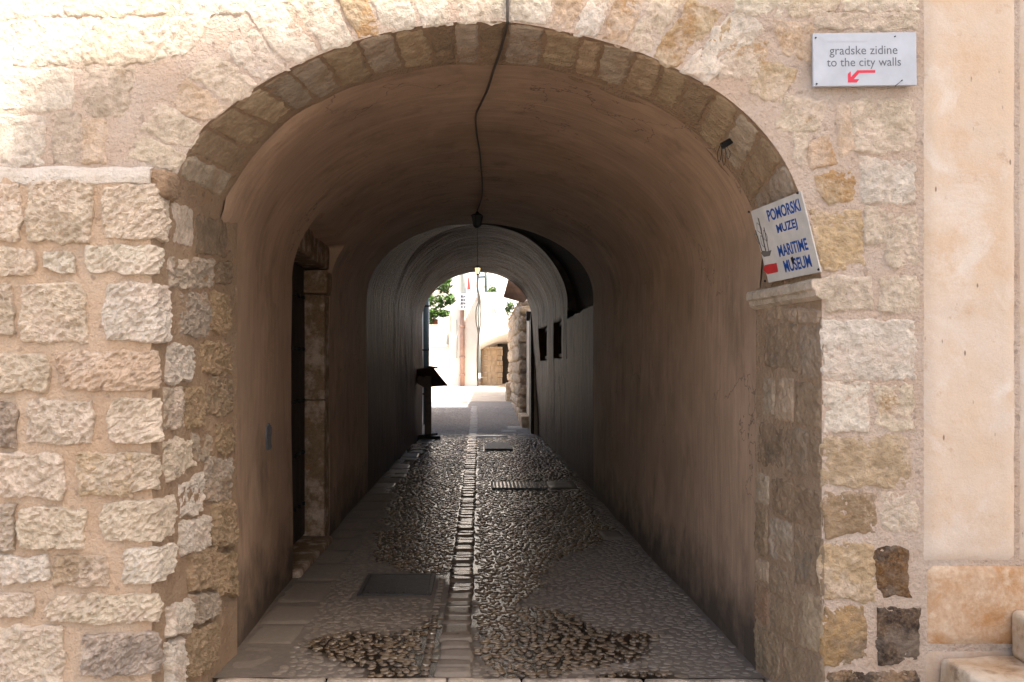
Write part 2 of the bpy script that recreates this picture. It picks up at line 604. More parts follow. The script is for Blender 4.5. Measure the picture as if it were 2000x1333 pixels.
def stone(q, nrm, parent, color, proud=0.016, rough=0.007, res=0.0095, name="stone", mat=None, rnd_k=0.30, wob=0.012, back=0.02, maxn=40, smooth=True, edge=0.80):
    """A roughly pecked block: q = four world corners (TL, TR, BR, BL) on the mortar plane."""
    global stone_seed
    stone_seed += 1
    sd_ = stone_seed * 3.713
    TL, TR, BR, BL = q
    w = ((TR - TL).length + (BR - BL).length) / 2
    h = ((TL - BL).length + (TR - BR).length) / 2
    nu, nv = max(6, min(maxn, int(w / res))), max(6, min(maxn, int(h / res)))
    V = []
    for j in range(nv + 1):
        for i in range(nu + 1):
            u, v = -1 + 2 * i / nu, -1 + 2 * j / nv
            # denser towards the rim
            u = math.copysign(1 - (1 - abs(u)) ** 1.15, u)
            v = math.copysign(1 - (1 - abs(v)) ** 1.15, v)
            e = max(abs(u), abs(v))
            uu = u * math.sqrt(1 - rnd_k * v * v / 2)
            vv = v * math.sqrt(1 - rnd_k * u * u / 2)
            a, b = (uu + 1) / 2, (vv + 1) / 2
            p = (TL * (1 - a) + TR * a) * (1 - b) + (BL * (1 - a) + BR * a) * b
            k = e ** 3
            t1 = (TR - TL).normalized()
            t2 = (BL - TL).normalized()
            p = p + t1 * (nz(p, 14, sd_) * wob * k + nz(p, 45, sd_) * wob * 0.4 * k) + t2 * (nz(p, 14, sd_ + 9) * wob * k + nz(p, 45, sd_ + 5) * wob * 0.4 * k)
            if e >= 0.999:
                d = -back
            else:
                s = max(0.0, (e - edge) / (1 - edge))
                d = proud * (1 - 0.85 * s * s) + nz(p, 9, sd_) * rough * 0.9
                d += peck(p[0] + p[1], p[1] * 0.2, p[2], sd_) * rough * 0.72
            V.append(p + nrm * d)
    fs_ = []
    for j in range(nv):
        for i in range(nu):
            a = j * (nu + 1) + i
            fs_.append((a, a + nu + 1, a + nu + 2, a + 1))
    # make sure faces look along the normal
    f0 = fs_[len(fs_) // 2]
    nn = (V[f0[1]] - V[f0[0]]).cross(V[f0[2]] - V[f0[0]])
    if nn.dot(nrm) < 0:
        fs_ = [tuple(reversed(f)) for f in fs_]
    return mesh_obj(name, V, fs_, mat or M_STONE, parent, smooth=smooth, color=color)


YF, YR, YP = 3.75, 4.35, 3.60       # facade plane, back of the arch ring, front of the pier
FN = Vector((0, -1, 0))

# ---- the arched facade
OUT = [(345, 345), (365, 300), (398, 248), (450, 208), (507, 166), (560, 137), (625, 107), (696, 80), (768, 61), (831, 50), (888, 44), (936, 43), (990, 43), (1065, 54), (1137, 70), (1179, 81), (1245, 101), (1299, 124), (1350, 150), (1400, 178), (1445, 212), (1490, 257), (1530, 312), (1560, 375), (1585, 445), (1600, 510), (1605, 550)]
INN = [(437, 392), (468, 345), (500, 300), (545, 252), (582, 222), (625, 200), (672, 177), (735, 157), (792, 143), (852, 131), (892, 127), (937, 127), (982, 128), (1056, 133), (1119, 148), (1161, 158), (1212, 178), (1272, 203), (1315, 228), (1360, 262), (1400, 302), (1437, 350), (1465, 400), (1482, 450), (1490, 500), (1488, 545), (1482, 570)]
C0 = [at(x, y, YF) for x, y in OUT]
C1 = [at(x, y, YR) for x, y in INN]
XJL, XJR = C0[0].x, C0[-1].x

facade = empty("arched_stone_wall", (0, YF, 0), "pale limestone wall with the big round arch over the passage", "wall")
fine0 = smoothcurve(C0, 4)
poly = [Vector((-6, YF, -0.3)), Vector((-6, YF, 9.5)), Vector((6, YF, 9.5)), Vector((6, YF, -0.3)), Vector((XJR, YF, -0.3))] + list(reversed(fine0)) + [Vector((XJL, YF, 2.29)), Vector((-1.375, YF, 2.29)), Vector((-1.375, YF, -0.3))]
tris = tessellate_polygon([[Vector((p.x, p.z, 0)) for p in poly]])
fc = []
for a, b, c in tris:
    n_ = (poly[b] - poly[a]).cross(poly[c] - poly[a])
    fc.append((a, b, c) if n_.y < 0 else (a, c, b))
mesh_obj("mortar", poly, fc, M_MORTAR, facade, origin=Vector((0, YF, 0)))

# arch ring (underside of the arch)
sub0, sub1 = smoothcurve(C0, 4), smoothcurve(C1, 4)
V, Q = [], []
NT_ = 8
low0, low1 = [Vector((-1.345, YF, 2.24))] + sub0, [Vector((-1.304, YR, 2.24))] + sub1
for a, b in zip(low0, low1):
    for k in range(NT_ + 1):
        tt = k / NT_
        p = a.lerp(b, tt)
        p = p + Vector((0, 0, 1)) * nz(p, 6) * 0.006
        V.append(p)
    V.append(V[-1] + (V[-1] - Vector((0.06, V[-1].y, 1.7))).normalized() * 0.012 + Vector((0, 0.13, 0)))
for i in range(len(low0) - 1):
    for k in range(NT_ + 1):
        a = i * (NT_ + 2) + k
        Q.append((a, a + 1, a + NT_ + 3, a + NT_ + 2))
mesh_obj("arch_underside", V, Q, M_SOFFIT, facade, smooth=True)
AXIS = Vector((0.06, 0, 1.7))
for i in range(len(C0) - 1):
    a0, a1, b0, b1 = C0[i], C0[i + 1], C1[i], C1[i + 1]
    if i >= 23:            # plain mortar behind the museum sign
        continue
    g = 0.03
    l0, l1 = 0.035, random.uniform(0.82, 0.97)
    A0, A1 = a0.lerp(a1, g), a0.lerp(a1, 1 - g)
    B0, B1 = b0.lerp(b1, g), b0.lerp(b1, 1 - g)
    q = [A0.lerp(B0, l0), A1.lerp(B1, l0), A1.lerp(B1, l1), A0.lerp(B0, l1)]
    ctr = sum(q, Vector()) / 4
    n_ = (q[1] - q[0]).cross(q[3] - q[0]).normalized()
    if n_.dot(Vector((AXIS.x - ctr.x, 0, AXIS.z - ctr.z))) < 0: n_ = -n_
    c = random.choice([GREY, GREY, BROWN, hexc(190,166,136), TAN])
    c = tuple(x * 1.0 for x in c)
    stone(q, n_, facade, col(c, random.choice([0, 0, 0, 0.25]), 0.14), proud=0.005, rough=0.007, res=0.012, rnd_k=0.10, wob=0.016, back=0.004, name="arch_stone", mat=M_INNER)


def fp(pts, Y=YF):
    return [at(x, y, Y) for x, y in pts]


def arch_dir(px, py):
    d = Vector((px - 960, py - 560))
    d.normalize()
    return d


# voussoirs of the face, following the arch
VO = [(345, 345), (366, 298), (398, 246), (450, 208), (507, 166), (568, 133), (630, 104), (696, 79), (748, 65), (820, 51), (888, 44), (990, 42), (1070, 55), (1120, 66), (1168, 78), (1218, 92), (1268, 110), (1325, 136), (1385, 169)]
vcol = [CREAM, CREAM, ROSE, CREAM, PALE, PALE, PALE, (TAN, .9), PALE, PALE, PALE, PALE, (ROSE, .8), PALE, (ROSE, .7), (CREAM, .4), (TAN, .85), PALE]
for i in range(len(VO) - 1):
    (x0, y0), (x1, y1) = VO[i], VO[i + 1]
    L = random.uniform(92, 165) if i > 4 else (random.uniform(90, 112) if i > 1 else 105)
    d0, d1 = arch_dir(x0, y0), arch_dir(x1, y1)
    g = 0.035
    ax, ay = x0 + (x1 - x0) * g, y0 + (y1 - y0) * g
    bx, by = x0 + (x1 - x0) * (1 - g), y0 + (y1 - y0) * (1 - g)
    q = [(ax + d0.x * L, ay + d0.y * L), (bx + d1.x * L, by + d1.y * L), (bx - d1.x * 1, by - d1.y * 1), (ax - d0.x * 1, ay - d0.y * 1)]
    c = vcol[i]
    c, a = (c if isinstance(c[0], tuple) else (c, 0.0))
    stone(fp(q), FN, facade, col(c, a), proud=0.005, rough=0.011, name="voussoir", rnd_k=0.07, wob=0.020, back=0.004, edge=0.7, res=0.008)

FAC = [
    # upper left of the arch
    ([(161, 138), (268, 136), (238, 226), (161, 216)], GREY, 0.1), ([(-60, 140), (139, 140), (139, 212), (-60, 208)], PALE, 0), ([(-60, 228), (82, 228), (82, 322), (-60, 324)], PALE, 0),
    ([(112, 225), (152, 225), (157, 318), (112, 318)], GREY, 0.2), ([(166, 232), (205, 240), (202, 318), (166, 316)], ROSE, 0),
    ([(36, 44), (152, 40), (155, 124), (32, 126)], PALE, 0), ([(162, 42), (318, 38), (292, 122), (164, 124)], CREAM, 0), ([(-70, 44), (24, 44), (20, 128), (-70, 128)], PALE, 0),
    ([(328, 40), (420, 34), (360, 98), (302, 120)], PALE, 0),
    ([(-70, -60), (120, -60), (118, 30), (-70, 34)], PALE, 0), ([(130, -60), (330, -60), (328, 26), (130, 30)], CREAM, 0.1), ([(342, -60), (500, -60), (470, 22), (340, 26)], PALE, 0),
    ([(515, -70), (600, -70), (566, -8), (498, 14)], PALE, 0),
    # upper right
    ([(1392, 72), (1425, 30), (1412, 82), (1390, 96)], TAN, 0.9), ([(1420, 88), (1500, 84), (1474, 146), (1408, 152)], CREAM, 0.55), ([(1492, 118), (1558, 146), (1520, 198), (1462, 176)], TAN, 0.55),
    ([(1516, 46), (1582, 50), (1583, 118), (1530, 98)], ROSE, 0.75), ([(1540, 188), (1615, 203), (1592, 252), (1512, 250)], CREAM, 0.3),
    ([(1662, 198), (1780, 200), (1782, 294), (1674, 294)], CREAM, 0), ([(1578, 290), (1610, 262), (1634, 312), (1594, 326)], ROSE, 0.95), ([(1680, 312), (1782, 318), (1782, 392), (1688, 394)], PALE, 0),
    ([(1592, 352), (1664, 332), (1664, 384), (1622, 398)], TAN, 0.95), ([(1586, 417), (1675, 414), (1686, 513), (1612, 530)], hexc(192, 166, 132), 0.15), ([(1734, 419), (1786, 421), (1788, 515), (1734, 515)], CREAM, 0.2),
    ([(1610, 541), (1696, 545), (1700, 601), (1614, 605)], CREAM, 0.1), ([(1719, 545), (1790, 541), (1790, 609), (1722, 605)], CREAM, 0.2), ([(1608, 631), (1788, 631), (1788, 740), (1610, 740)], PALE, 0),
    ([(1612, 750), (1692, 748), (1692, 841), (1612, 841)], PALE, 0.05), ([(1711, 755), (1783, 755), (1783, 840), (1713, 830)], CREAM, 0.3), ([(1608, 854), (1782, 856), (1776, 950), (1608, 948)], hexc(188, 164, 132), 0),
    ([(1610, 964), (1708, 964), (1706, 1036), (1616, 1046)], hexc(160, 134, 104), 0.2), ([(1720, 964), (1793, 968), (1793, 1040), (1724, 1036)], CREAM, 0), ([(1608, 1064), (1704, 1064), (1712, 1172), (1608, 1168)], hexc(186, 160, 126), 0),
    ([(1706, 1072), (1768, 1076), (1778, 1164), (1720, 1162)], hexc(120, 84, 46), -0.8), ([(1608, 1188), (1688, 1188), (1690, 1296), (1608, 1296)], hexc(176, 142, 98), -0.5), ([(1714, 1190), (1794, 1192), (1794, 1284), (1720, 1300)], hexc(110, 86, 66), -1.0),
    ([(1616, 1312), (1790, 1316), (1790, 1400), (1616, 1400)], hexc(150, 120, 92), -0.8),
    ([(1430, -50), (1540, -50), (1530, 38), (1440, 20)], PALE, 0.2), ([(1552, -60), (1640, -60), (1630, 20), (1548, 36)], CREAM, 0.3), ([(1652, -60), (1792, -60), (1790, 18), (1648, 20)], PALE, 0), ([(1600, 30), (1790, 30), (1790, 56), (1600, 52)], CREAM, 0.2),
    ([(1640, 210), (1656, 215), (1664, 290), (1646, 300)], ROSE, 0), ([(1560, 260), (1574, 262), (1566, 330), (1548, 300)], CREAM, 0),
    ([(1690, 412), (1726, 414), (1726, 470), (1694, 470)], CREAM, 0.1),
]
for q, c, a in FAC:
    m = M_STONE
    if a < 0:
        m, a = M_LICHEN, -a
    right_side = q[0][0] > 1300
    stone(fp(grow(q, 8 if q[0][1] < 530 else 6)), FN, facade, col(c, a), proud=0.006 if right_side else 0.006, rough=0.0095, mat=m, rnd_k=0.16, back=0.004, wob=0.020, edge=0.7, res=0.008)

# right jamb of the archway (a splayed plane) with its stones and moulded impost
JR0, JR1 = Vector((XJR, YF, 0)), Vector((1.392, YR + 0.03, 0))
jn = Vector((-(JR1.y - JR0.y), JR1.x - JR0.x, 0)).normalized()
JZ = 1.80
mesh_obj("jamb_mortar", [JR0 + Vector((0, 0, -0.3)), JR1 + Vector((0, 0, -0.3)), JR1 + Vector((0, 0, 1.92)), JR0 + Vector((0, 0, 1.92))], [(0, 3, 2, 1)], M_SOFFIT, facade)
JAMB_R = [[(1499, 633), (1556, 633), (1556, 725), (1496, 714)], [(1565, 639), (1602, 639), (1601, 738), (1563, 734)], [(1494, 740), (1512, 740), (1510, 811), (1492, 811)], [(1520, 742), (1549, 740), (1547, 822), (1516, 818)], [(1557, 748), (1602, 755), (1601, 838), (1557, 826)],
          [(1486, 824), (1530, 836), (1530, 916), (1482, 904)], [(1536, 836), (1576, 844), (1575, 930), (1535, 926)], [(1582, 848), (1603, 852), (1603, 938), (1581, 932)], [(1479, 924), (1502, 930), (1500, 986), (1477, 980)], [(1510, 934), (1603, 960), (1603, 1042), (1510, 1000)],
          [(1477, 992), (1498, 998), (1496, 1088), (1475, 1076)], [(1506, 1008), (1546, 1026), (1546, 1104), (1504, 1088)], [(1554, 1034), (1590, 1048), (1590, 1146), (1555, 1136)], [(1596, 1050), (1604, 1054), (1604, 1160), (1596, 1156)], [(1477, 1090), (1500, 1100), (1500, 1140), (1476, 1126)],
          [(1508, 1104), (1552, 1128), (1550, 1180), (1506, 1156)], [(1560, 1152), (1604, 1172), (1603, 1280), (1560, 1258)], [(1477, 1138), (1500, 1152), (1500, 1222), (1475, 1206)], [(1508, 1164), (1550, 1190), (1550, 1256), (1507, 1234)], [(1474, 1216), (1520, 1246), (1522, 1328), (1478, 1300)],
          [(1530, 1252), (1572, 1276), (1572, 1345), (1530, 1345)], [(1578, 1272), (1604, 1286), (1604, 1380), (1578, 1380)], [(1500, 595), (1552, 602), (1552, 626), (1502, 624)], [(1560, 603), (1601, 606), (1601, 632), (1562, 632)]]
jcol = [DARK, hexc(166, 150, 132), GREY, ROSE, BROWN, hexc(112, 94, 78), hexc(150, 132, 116), BROWN, GREY, hexc(140, 116, 92), BROWN, GREY, hexc(136, 122, 108), BROWN, ROSE, BROWN, TAN, hexc(150, 110, 88), BROWN, BROWN, BROWN, BROWN, ROSE, ROSE]
for q, c in zip(JAMB_R, jcol):
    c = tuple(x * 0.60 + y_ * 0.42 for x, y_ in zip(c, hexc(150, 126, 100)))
    q = grow(q, 3)
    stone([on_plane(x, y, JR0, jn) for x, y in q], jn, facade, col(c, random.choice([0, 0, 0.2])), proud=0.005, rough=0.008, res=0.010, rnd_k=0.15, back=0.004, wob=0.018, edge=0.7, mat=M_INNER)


def along(name, prof, p0, p1, side, mat, parent, sub=10, amp=0.004):
    """Extrude a closed profile [(out, z)] from p0 to p1; 'side' is the outward direction."""
    V, Q = [], []
    n = len(prof)
    for k in range(sub + 1):
        b = p0.lerp(p1, k / sub)
        for o_, z_ in prof:
            p = b + side * o_ + Vector((0, 0, z_))
            p += Vector((nz(p, 12), nz(p, 12, 4), nz(p, 12, 8))) * amp
            V.append(p)
    for k in range(sub):
        for i in range(n):
            j = (i + 1) % n
            Q.append((k * n + i, (k + 1) * n + i, (k + 1) * n + j, k * n + j))
    Q.append(tuple(range(n)))
    Q.append(tuple(sub * n + i for i in reversed(range(n))))
    o = mesh_obj(name, V, Q, mat, parent)
    bm = bmesh.new()
    bm.from_mesh(o.data)
    bmesh.ops.recalc_face_normals(bm, faces=bm.faces[:])
    bm.to_mesh(o.data)
    bm.free()
    return o


imp_col = col(tuple(x * 0.8 for x in CREAM))
imp = along("impost", [(-0.06, 1.905), (0.042, 1.90), (0.05, 1.888), (0.05, 1.858), (0.036, 1.85), (0.030, 1.828), (0.004, 1.812), (-0.06, 1.812)], JR0 + Vector((0, -0.012, 0)), JR1, jn, M_STONE, facade)
imp.color = imp_col

# ---- the pale rendered wall to the right, with a rusty dressed block under it
pw = empty("rendered_wall", (2.6, YF, 0), "smooth pale pink rendered wall beside the city walls sign", "wall")
X0, X1 = at(1801, 0, YF).x, 5.0
zj = at(0, 1098, YF).z


def slab_grid(name, x0, x1, z0, z1, y0, mat, parent, amp=0.004, step=0.03, edge=0.012, skip=None):
    nx, nz_ = max(2, int((x1 - x0) / step)), max(2, int((z1 - z0) / step))
    V, Q = [], []
    for j in range(nz_ + 1):
        for i in range(nx + 1):
            x, z = x0 + (x1 - x0) * i / nx, z0 + (z1 - z0) * j / nz_
            rim = i in (0, nx) or j in (0, nz_)
            y = y0 - nz((x, 0, z), 5) * amp - nz((x, 0, z), 17) * amp * 0.5
            if rim:
                y = YF + 0.004
                x += nz((x, 0, z), 21) * 0.004
                z += nz((x, 0, z), 21, 3) * 0.004
            V.append((x, y, z))
    for j in range(nz_):
        for i in range(nx):
            a = j * (nx + 1) + i
            Q.append((a, a + 1, a + nx + 2, a + nx + 1))
    return mesh_obj(name, V, Q, mat, parent, smooth=True)


slab_grid("render_coat", X0, 2.312, zj, 4.2, YF - 0.012, M_RENDER, pw)
slab_grid("render_coat", 2.322, X1, zj + 0.004, 4.2, YF - 0.013, M_RENDER, pw)
slab_grid("dressed_stone", X0 + 0.012, 2.46, at(0, 1262, YF).z, zj - 0.008, YF - 0.010, M_ASHLAR, pw)
slab_grid("dressed_stone", 2.47, 3.4, at(0, 1262, YF).z, zj - 0.008, YF - 0.010, M_ASHLAR, pw)
slab_grid("render_coat", X0, X1, -0.2, at(0, 1268, YF).z, YF - 0.008, M_RENDER, pw)


# ---- stone steps at the lower right
def rough_block(name, p0, p1, mat, parent=None, amp=0.012, n=14, rnd=0.02, color=None, peck=0.0, shear=0.0):
    bm = bmesh.new()
    bmesh.ops.create_cube(bm, size=1)
    p0, p1 = Vector(p0), Vector(p1)
    c, s = (p0 + p1) / 2, p1 - p0
    bmesh.ops.scale(bm, vec=s, verts=bm.verts)
    bmesh.ops.bevel(bm, geom=bm.edges[:], offset=rnd, segments=2, profile=0.5, affect='EDGES')
    bmesh.ops.subdivide_edges(bm, edges=[e for e in bm.edges if e.calc_length() > 0.05], cuts=n, use_grid_fill=True)
    bm.normal_update()
    for v in bm.verts:
        p = v.co + c
        if shear: v.co.x += shear * (p.y - p0.y)
        if peck:
            nn_ = v.normal
            v.co += nn_ * ((0.6 - abs(nz((p.x + p.z * .35, p.y * 0.9, p.z * 1.25), 38, 2)) * 2) * peck * 0.8 + nz(p, 90, 6) * peck * 0.5)
        v.co += Vector((nz(p, 5, 1), nz(p, 5, 2), nz(p, 5, 3))) * amp + Vector((nz(p, 22, 1), nz(p, 22, 2), nz(p, 22, 3))) * amp * 0.45
    me = bpy.data.meshes.new(name)
    bm.to_mesh(me)
    bm.free()
    me.materials.append(mat)
    me.polygons.foreach_set("use_smooth", [True] * len(me.polygons))
    o = bpy.data.objects.new(name, me)
    off = Vector((0, 0, 0))
    r = parent
    while r is not None:
        off += r.location
        r = r.parent
    o.location = c - off
    if color: o.color = color
    return link(o, parent)


s1 = rough_block("stone_step", (1.965, 3.18, -0.2), (3.6, YF - 0.015, 0.283), M_STEP, amp=0.016)
tag(s1, "worn pale stone step, the lower one, with grey dirt on its tread", "step", "stone steps against the wall")
s2 = rough_block("stone_step", (2.275, 3.30, 0.279), (3.6, YF - 0.015, 0.485), M_STEP, amp=0.018)
tag(s2, "rough stone block forming the upper step, cut off by the frame", "step", "stone steps against the wall")

# ------------------------------------------------------------------ left pier
pier = empty("stone_pier", (-2.0, YP, 0), "rough rusticated stone pier standing proud at the foot of the arch", "pier")
PX, PZ = (300 - CX) * YP / F, 2.325
JL0, JL1 = Vector((PX, YP, 0)), Vector((-1.284, 4.62, 0))
jl = Vector((JL1.y - JL0.y, -(JL1.x - JL0.x), 0)).normalized()


def wob_plane(name, P, nu, nv, n_, mat, parent, amp):
    """bilinear sheet TL,TR,BR,BL with low relief"""
    TL, TR, BR, BL = P
    V, Q = [], []
    for j in range(nv + 1):
        for i in range(nu + 1):
            a, b = i / nu, j / nv
            p = (TL * (1 - a) + TR * a) * (1 - b) + (BL * (1 - a) + BR * a) * b
            if 0 < i < nu and 0 < j < nv:
                p = p + n_ * (nz(p, 7) * amp + nz(p, 24) * amp * 0.5)
            V.append(p)
    for j in range(nv):
        for i in range(nu):
            a = j * (nu + 1) + i
            Q.append((a, a + nu + 1, a + nu + 2, a + 1))
    nn = (V[Q[0][1]] - V[Q[0][0]]).cross(V[Q[0][2]] - V[Q[0][0]])
    if nn.dot(n_) < 0: Q = [tuple(reversed(f)) for f in Q]
    return mesh_obj(name, V, Q, mat, parent, smooth=True)


wob_plane("mortar", [Vector((-6, YP, PZ)), Vector((PX, YP, PZ)), Vector((PX, YP, -0.3)), Vector((-6, YP, -0.3))], 160, 90, FN, M_PMORTAR, pier, 0.008)
wob_plane("side_mortar", [Vector((PX, YP, PZ - 0.02)), Vector((JL1.x, JL1.y, PZ - 0.03)), Vector((JL1.x, JL1.y, -0.3)), Vector((PX, YP, -0.3))], 36, 90, jl, M_SOFFIT, pier, 0.010)
for o_ in [c_ for c_ in bpy.data.objects if c_.parent == pier and c_.name.split(".")[0] in ("mortar", "side_mortar")]:
    wl_ = o_.location + pier.location
    for v in o_.data.vertices:
        p = v.co + wl_
        d_ = max(abs(p.x - PX - 0.0618 * max(0, p.y - YP)) if o_.name.startswith("mortar") else 0, p.y - YP)
        if d_ < 0.12:
            k_ = (1 - d_ / 0.12) ** 2
            v.co.x -= k_ * (0.012 + nz((0, 0, p.z), 8) * 0.014)
            v.co.y += k_ * (0.012 + nz((0, 0, p.z), 8, 7) * 0.012)
# rounded pale mortar cap of the pier, its colour lightened to look sunlit
along("cap", [(-0.02, PZ - 0.06), (0.006, PZ - 0.045), (0.010, PZ - 0.018), (0.006, PZ + 0.012), (-0.03, PZ + 0.03), (-0.16, PZ + 0.045), (-0.16, PZ - 0.075)], Vector((-6, YP, 0)), Vector((PX - 0.012, YP, 0)), FN, M_CAP, pier, 90, 0.016)
rough_block("cap_end", (PX - 0.05, YP + 0.012, 2.235), (PX + 0.05, YF + 0.03, 2.352), M_SOFFIT, pier, 0.012, 8, 0.025, None, 0.006)
# flat bed on top of the jamb, under the springing of the arch
mesh_obj("jamb_bed", [Vector((PX, YP, PZ - 0.022)), Vector((JL1.x, JL1.y, PZ - 0.032)), Vector((-1.7, JL1.y, PZ - 0.032)), Vector((-1.9, YP, PZ - 0.022))], [(0, 1, 2, 3)], M_SOFFIT, pier)

PIER = [([(-60, 362), (41, 358), (41, 470), (-60, 470)], CREAM, 0), ([(56, 356), (184, 356), (178, 476), (54, 474)], CREAM, 0.1), ([(198, 358), (297, 358), (299, 470), (198, 462)], CREAM, 0),
        ([(-60, 488), (69, 490), (68, 536), (-60, 536)], CREAM, 0), ([(82, 491), (140, 491), (152, 537), (84, 528)], PALE, 0), ([(163, 484), (298, 478), (298, 535), (172, 540)], PALE, 0),
        ([(-50, 555), (25, 558), (28, 656), (-50, 660)], GREY, 0), ([(40, 553), (160, 555), (180, 668), (44, 672)], CREAM, 0.15), ([(200, 549), (294, 548), (294, 671), (203, 671)], PALE, 0),
        ([(-60, 693), (96, 694), (95, 765), (-60, 767)], CREAM, 0.15), ([(108, 687), (284, 683), (282, 766), (110, 765)], ROSE, 0.4), ([(-50, 785), (31, 788), (33, 872), (-50, 874)], hexc(140, 124, 110), 0),
        ([(54, 780), (184, 782), (184, 867), (52, 868)], CREAM, 0.25), ([(210, 780), (300, 776), (302, 868), (210, 870)], CREAM, 0), ([(-60, 886), (126, 888), (129, 974), (-60, 970)], CREAM, 0.05),
        ([(152, 886), (262, 886), (260, 970), (155, 970)], hexc(196, 172, 142), 0), ([(268, 884), (299, 886), (299, 952), (271, 955)], PALE, 0), ([(-40, 984), (31, 984), (33, 1075), (-40, 1076)], GREY, 0),
        ([(40, 991), (168, 991), (166, 1071), (42, 1071)], CREAM, 0), ([(195, 984), (299, 976), (299, 1056), (202, 1068)], CREAM, 0), ([(-60, 1088), (100, 1086), (98, 1130), (-60, 1144)], PALE, 0),
        ([(107, 1086), (214, 1084), (217, 1146), (108, 1140)], hexc(176, 154, 130), 0), ([(234, 1080), (299, 1070), (299, 1140), (244, 1142)], CREAM, 0), ([(-60, 1158), (72, 1158), (66, 1205), (-60, 1206)], CREAM, 0),
        ([(88, 1163), (292, 1158), (292, 1216), (90, 1214)], CREAM, 0), ([(-60, 1224), (125, 1222), (130, 1345), (-60, 1345)], CREAM, 0.1), ([(156, 1240), (294, 1234), (292, 1322), (160, 1326)], hexc(150, 136, 124), 0),
        ([(150, 1336), (296, 1334), (296, 1400), (150, 1400)], PALE, 0)]
for q, c, a in PIER:
    if q[1][0] >= 284: continue      # the corner blocks follow below
    stone(fp(grow(q, 3), YP), FN, pier, col(c, a), proud=0.019, rough=0.018, res=0.0064, rnd_k=0.22, wob=0.018, maxn=58, smooth=False, edge=0.88)
# the same masonry carries on past the edge of the picture
def courses(zlo, zhi, xlo, xhi, Y, parent, proud, rough, cols):
    z = zlo
    while z < zhi - 0.12:
        h = min(random.uniform(0.16, 0.3), zhi - z)
        x = xhi
        while x > xlo:
            w = random.uniform(0.18, 0.42)
            q = [Vector((x - w, Y, z + h - 0.03)), Vector((x - 0.03, Y, z + h - 0.03)), Vector((x - 0.03, Y, z)), Vector((x - w, Y, z))]
            stone(q, FN, parent, col(random.choice(cols), random.choice([0, 0, 0.15])), proud=proud, rough=rough, res=0.013, rnd_k=0.2, wob=0.018)
            x -= w
        z += h


courses(-0.1, 2.26, -3.3, at(-64, 0, YP).x, YP, pier, 0.019, 0.018, [CREAM, CREAM, PALE, GREY])
courses(2.40, 3.5, -3.3, at(-76, 0, YF).x, YF, facade, 0.008, 0.010, [CREAM, PALE, ROSE])
JAMB_L = [[(301, 500), (319, 505), (318, 550), (301, 548)], [(330, 506), (412, 510), (410, 558), (330, 562)], [(424, 514), (446, 514), (446, 552), (424, 552)], [(301, 570), (334, 580), (336, 668), (301, 664)], [(356, 574), (405, 578), (403, 656), (352, 656)],
          [(416, 574), (443, 577), (443, 650), (416, 648)], [(301, 682), (319, 686), (319, 750), (301, 750)], [(326, 675), (376, 680), (371, 742), (326, 746)], [(395, 671), (446, 671), (444, 728), (395, 728)], [(310, 756), (350, 758), (354, 836), (312, 840)],
          [(360, 758), (392, 758), (394, 830), (366, 832)], [(405, 740), (447, 742), (447, 810), (405, 810)], [(304, 865), (370, 858), (372, 912), (306, 940)], [(377, 850), (406, 854), (402, 893), (380, 900)], [(312, 950), (391, 922), (391, 994), (316, 1010)],
          [(402, 897), (446, 897), (446, 977), (402, 980)], [(312, 1024), (402, 1008), (402, 1064), (318, 1086)], [(413, 984), (450, 980), (450, 1067), (410, 1067)], [(304, 1100), (357, 1089), (357, 1162), (306, 1172)], [(366, 1080), (413, 1071), (415, 1147), (368, 1156)],
          [(420, 1080), (455, 1082), (455, 1165), (422, 1158)], [(303, 1186), (362, 1174), (362, 1234), (304, 1246)], [(370, 1165), (417, 1158), (417, 1198), (374, 1224)], [(302, 1256), (352, 1246), (350, 1340), (302, 1350)], [(362, 1241), (415, 1214), (420, 1290), (364, 1332)],
          [(311, 400), (370, 412), (370, 480), (312, 478)], [(384, 420), (440, 440), (440, 500), (384, 494)], [(424, 830), (450, 832), (450, 884), (424, 884)]]
for i, q in enumerate(JAMB_L):
    front = q[0][0] < 345
    if front:
        ym = (q[0][1] + q[2][1]) / 2
        lim = 352 if 965 < ym < 1142 else (340 if ym < 475 or 545 < ym < 675 else 324)
        q = [(max(x, lim), y) for x, y in q]
        if q[1][0] - lim < 14: continue
    c = random.choice([CREAM, PALE, GREY]) if front else random.choice([GREY, BROWN, hexc(184, 156, 122), hexc(176, 150, 118)])
    low = sum(p[1] for p in q) / 4
    faint = low < 500
    stone([on_plane(x, y, JL0, jl) for x, y in grow(q, 5)], jl, pier, col(tuple(x * (0.88 if front else 0.74) for x in c), 0), proud=0.005 if faint else (0.012 if low < 1000 else 0.03), rough=0.006 if faint else 0.020, res=0.0075, rnd_k=0.25, wob=0.024, smooth=faint, back=0.008, mat=None if front else M_INNER)
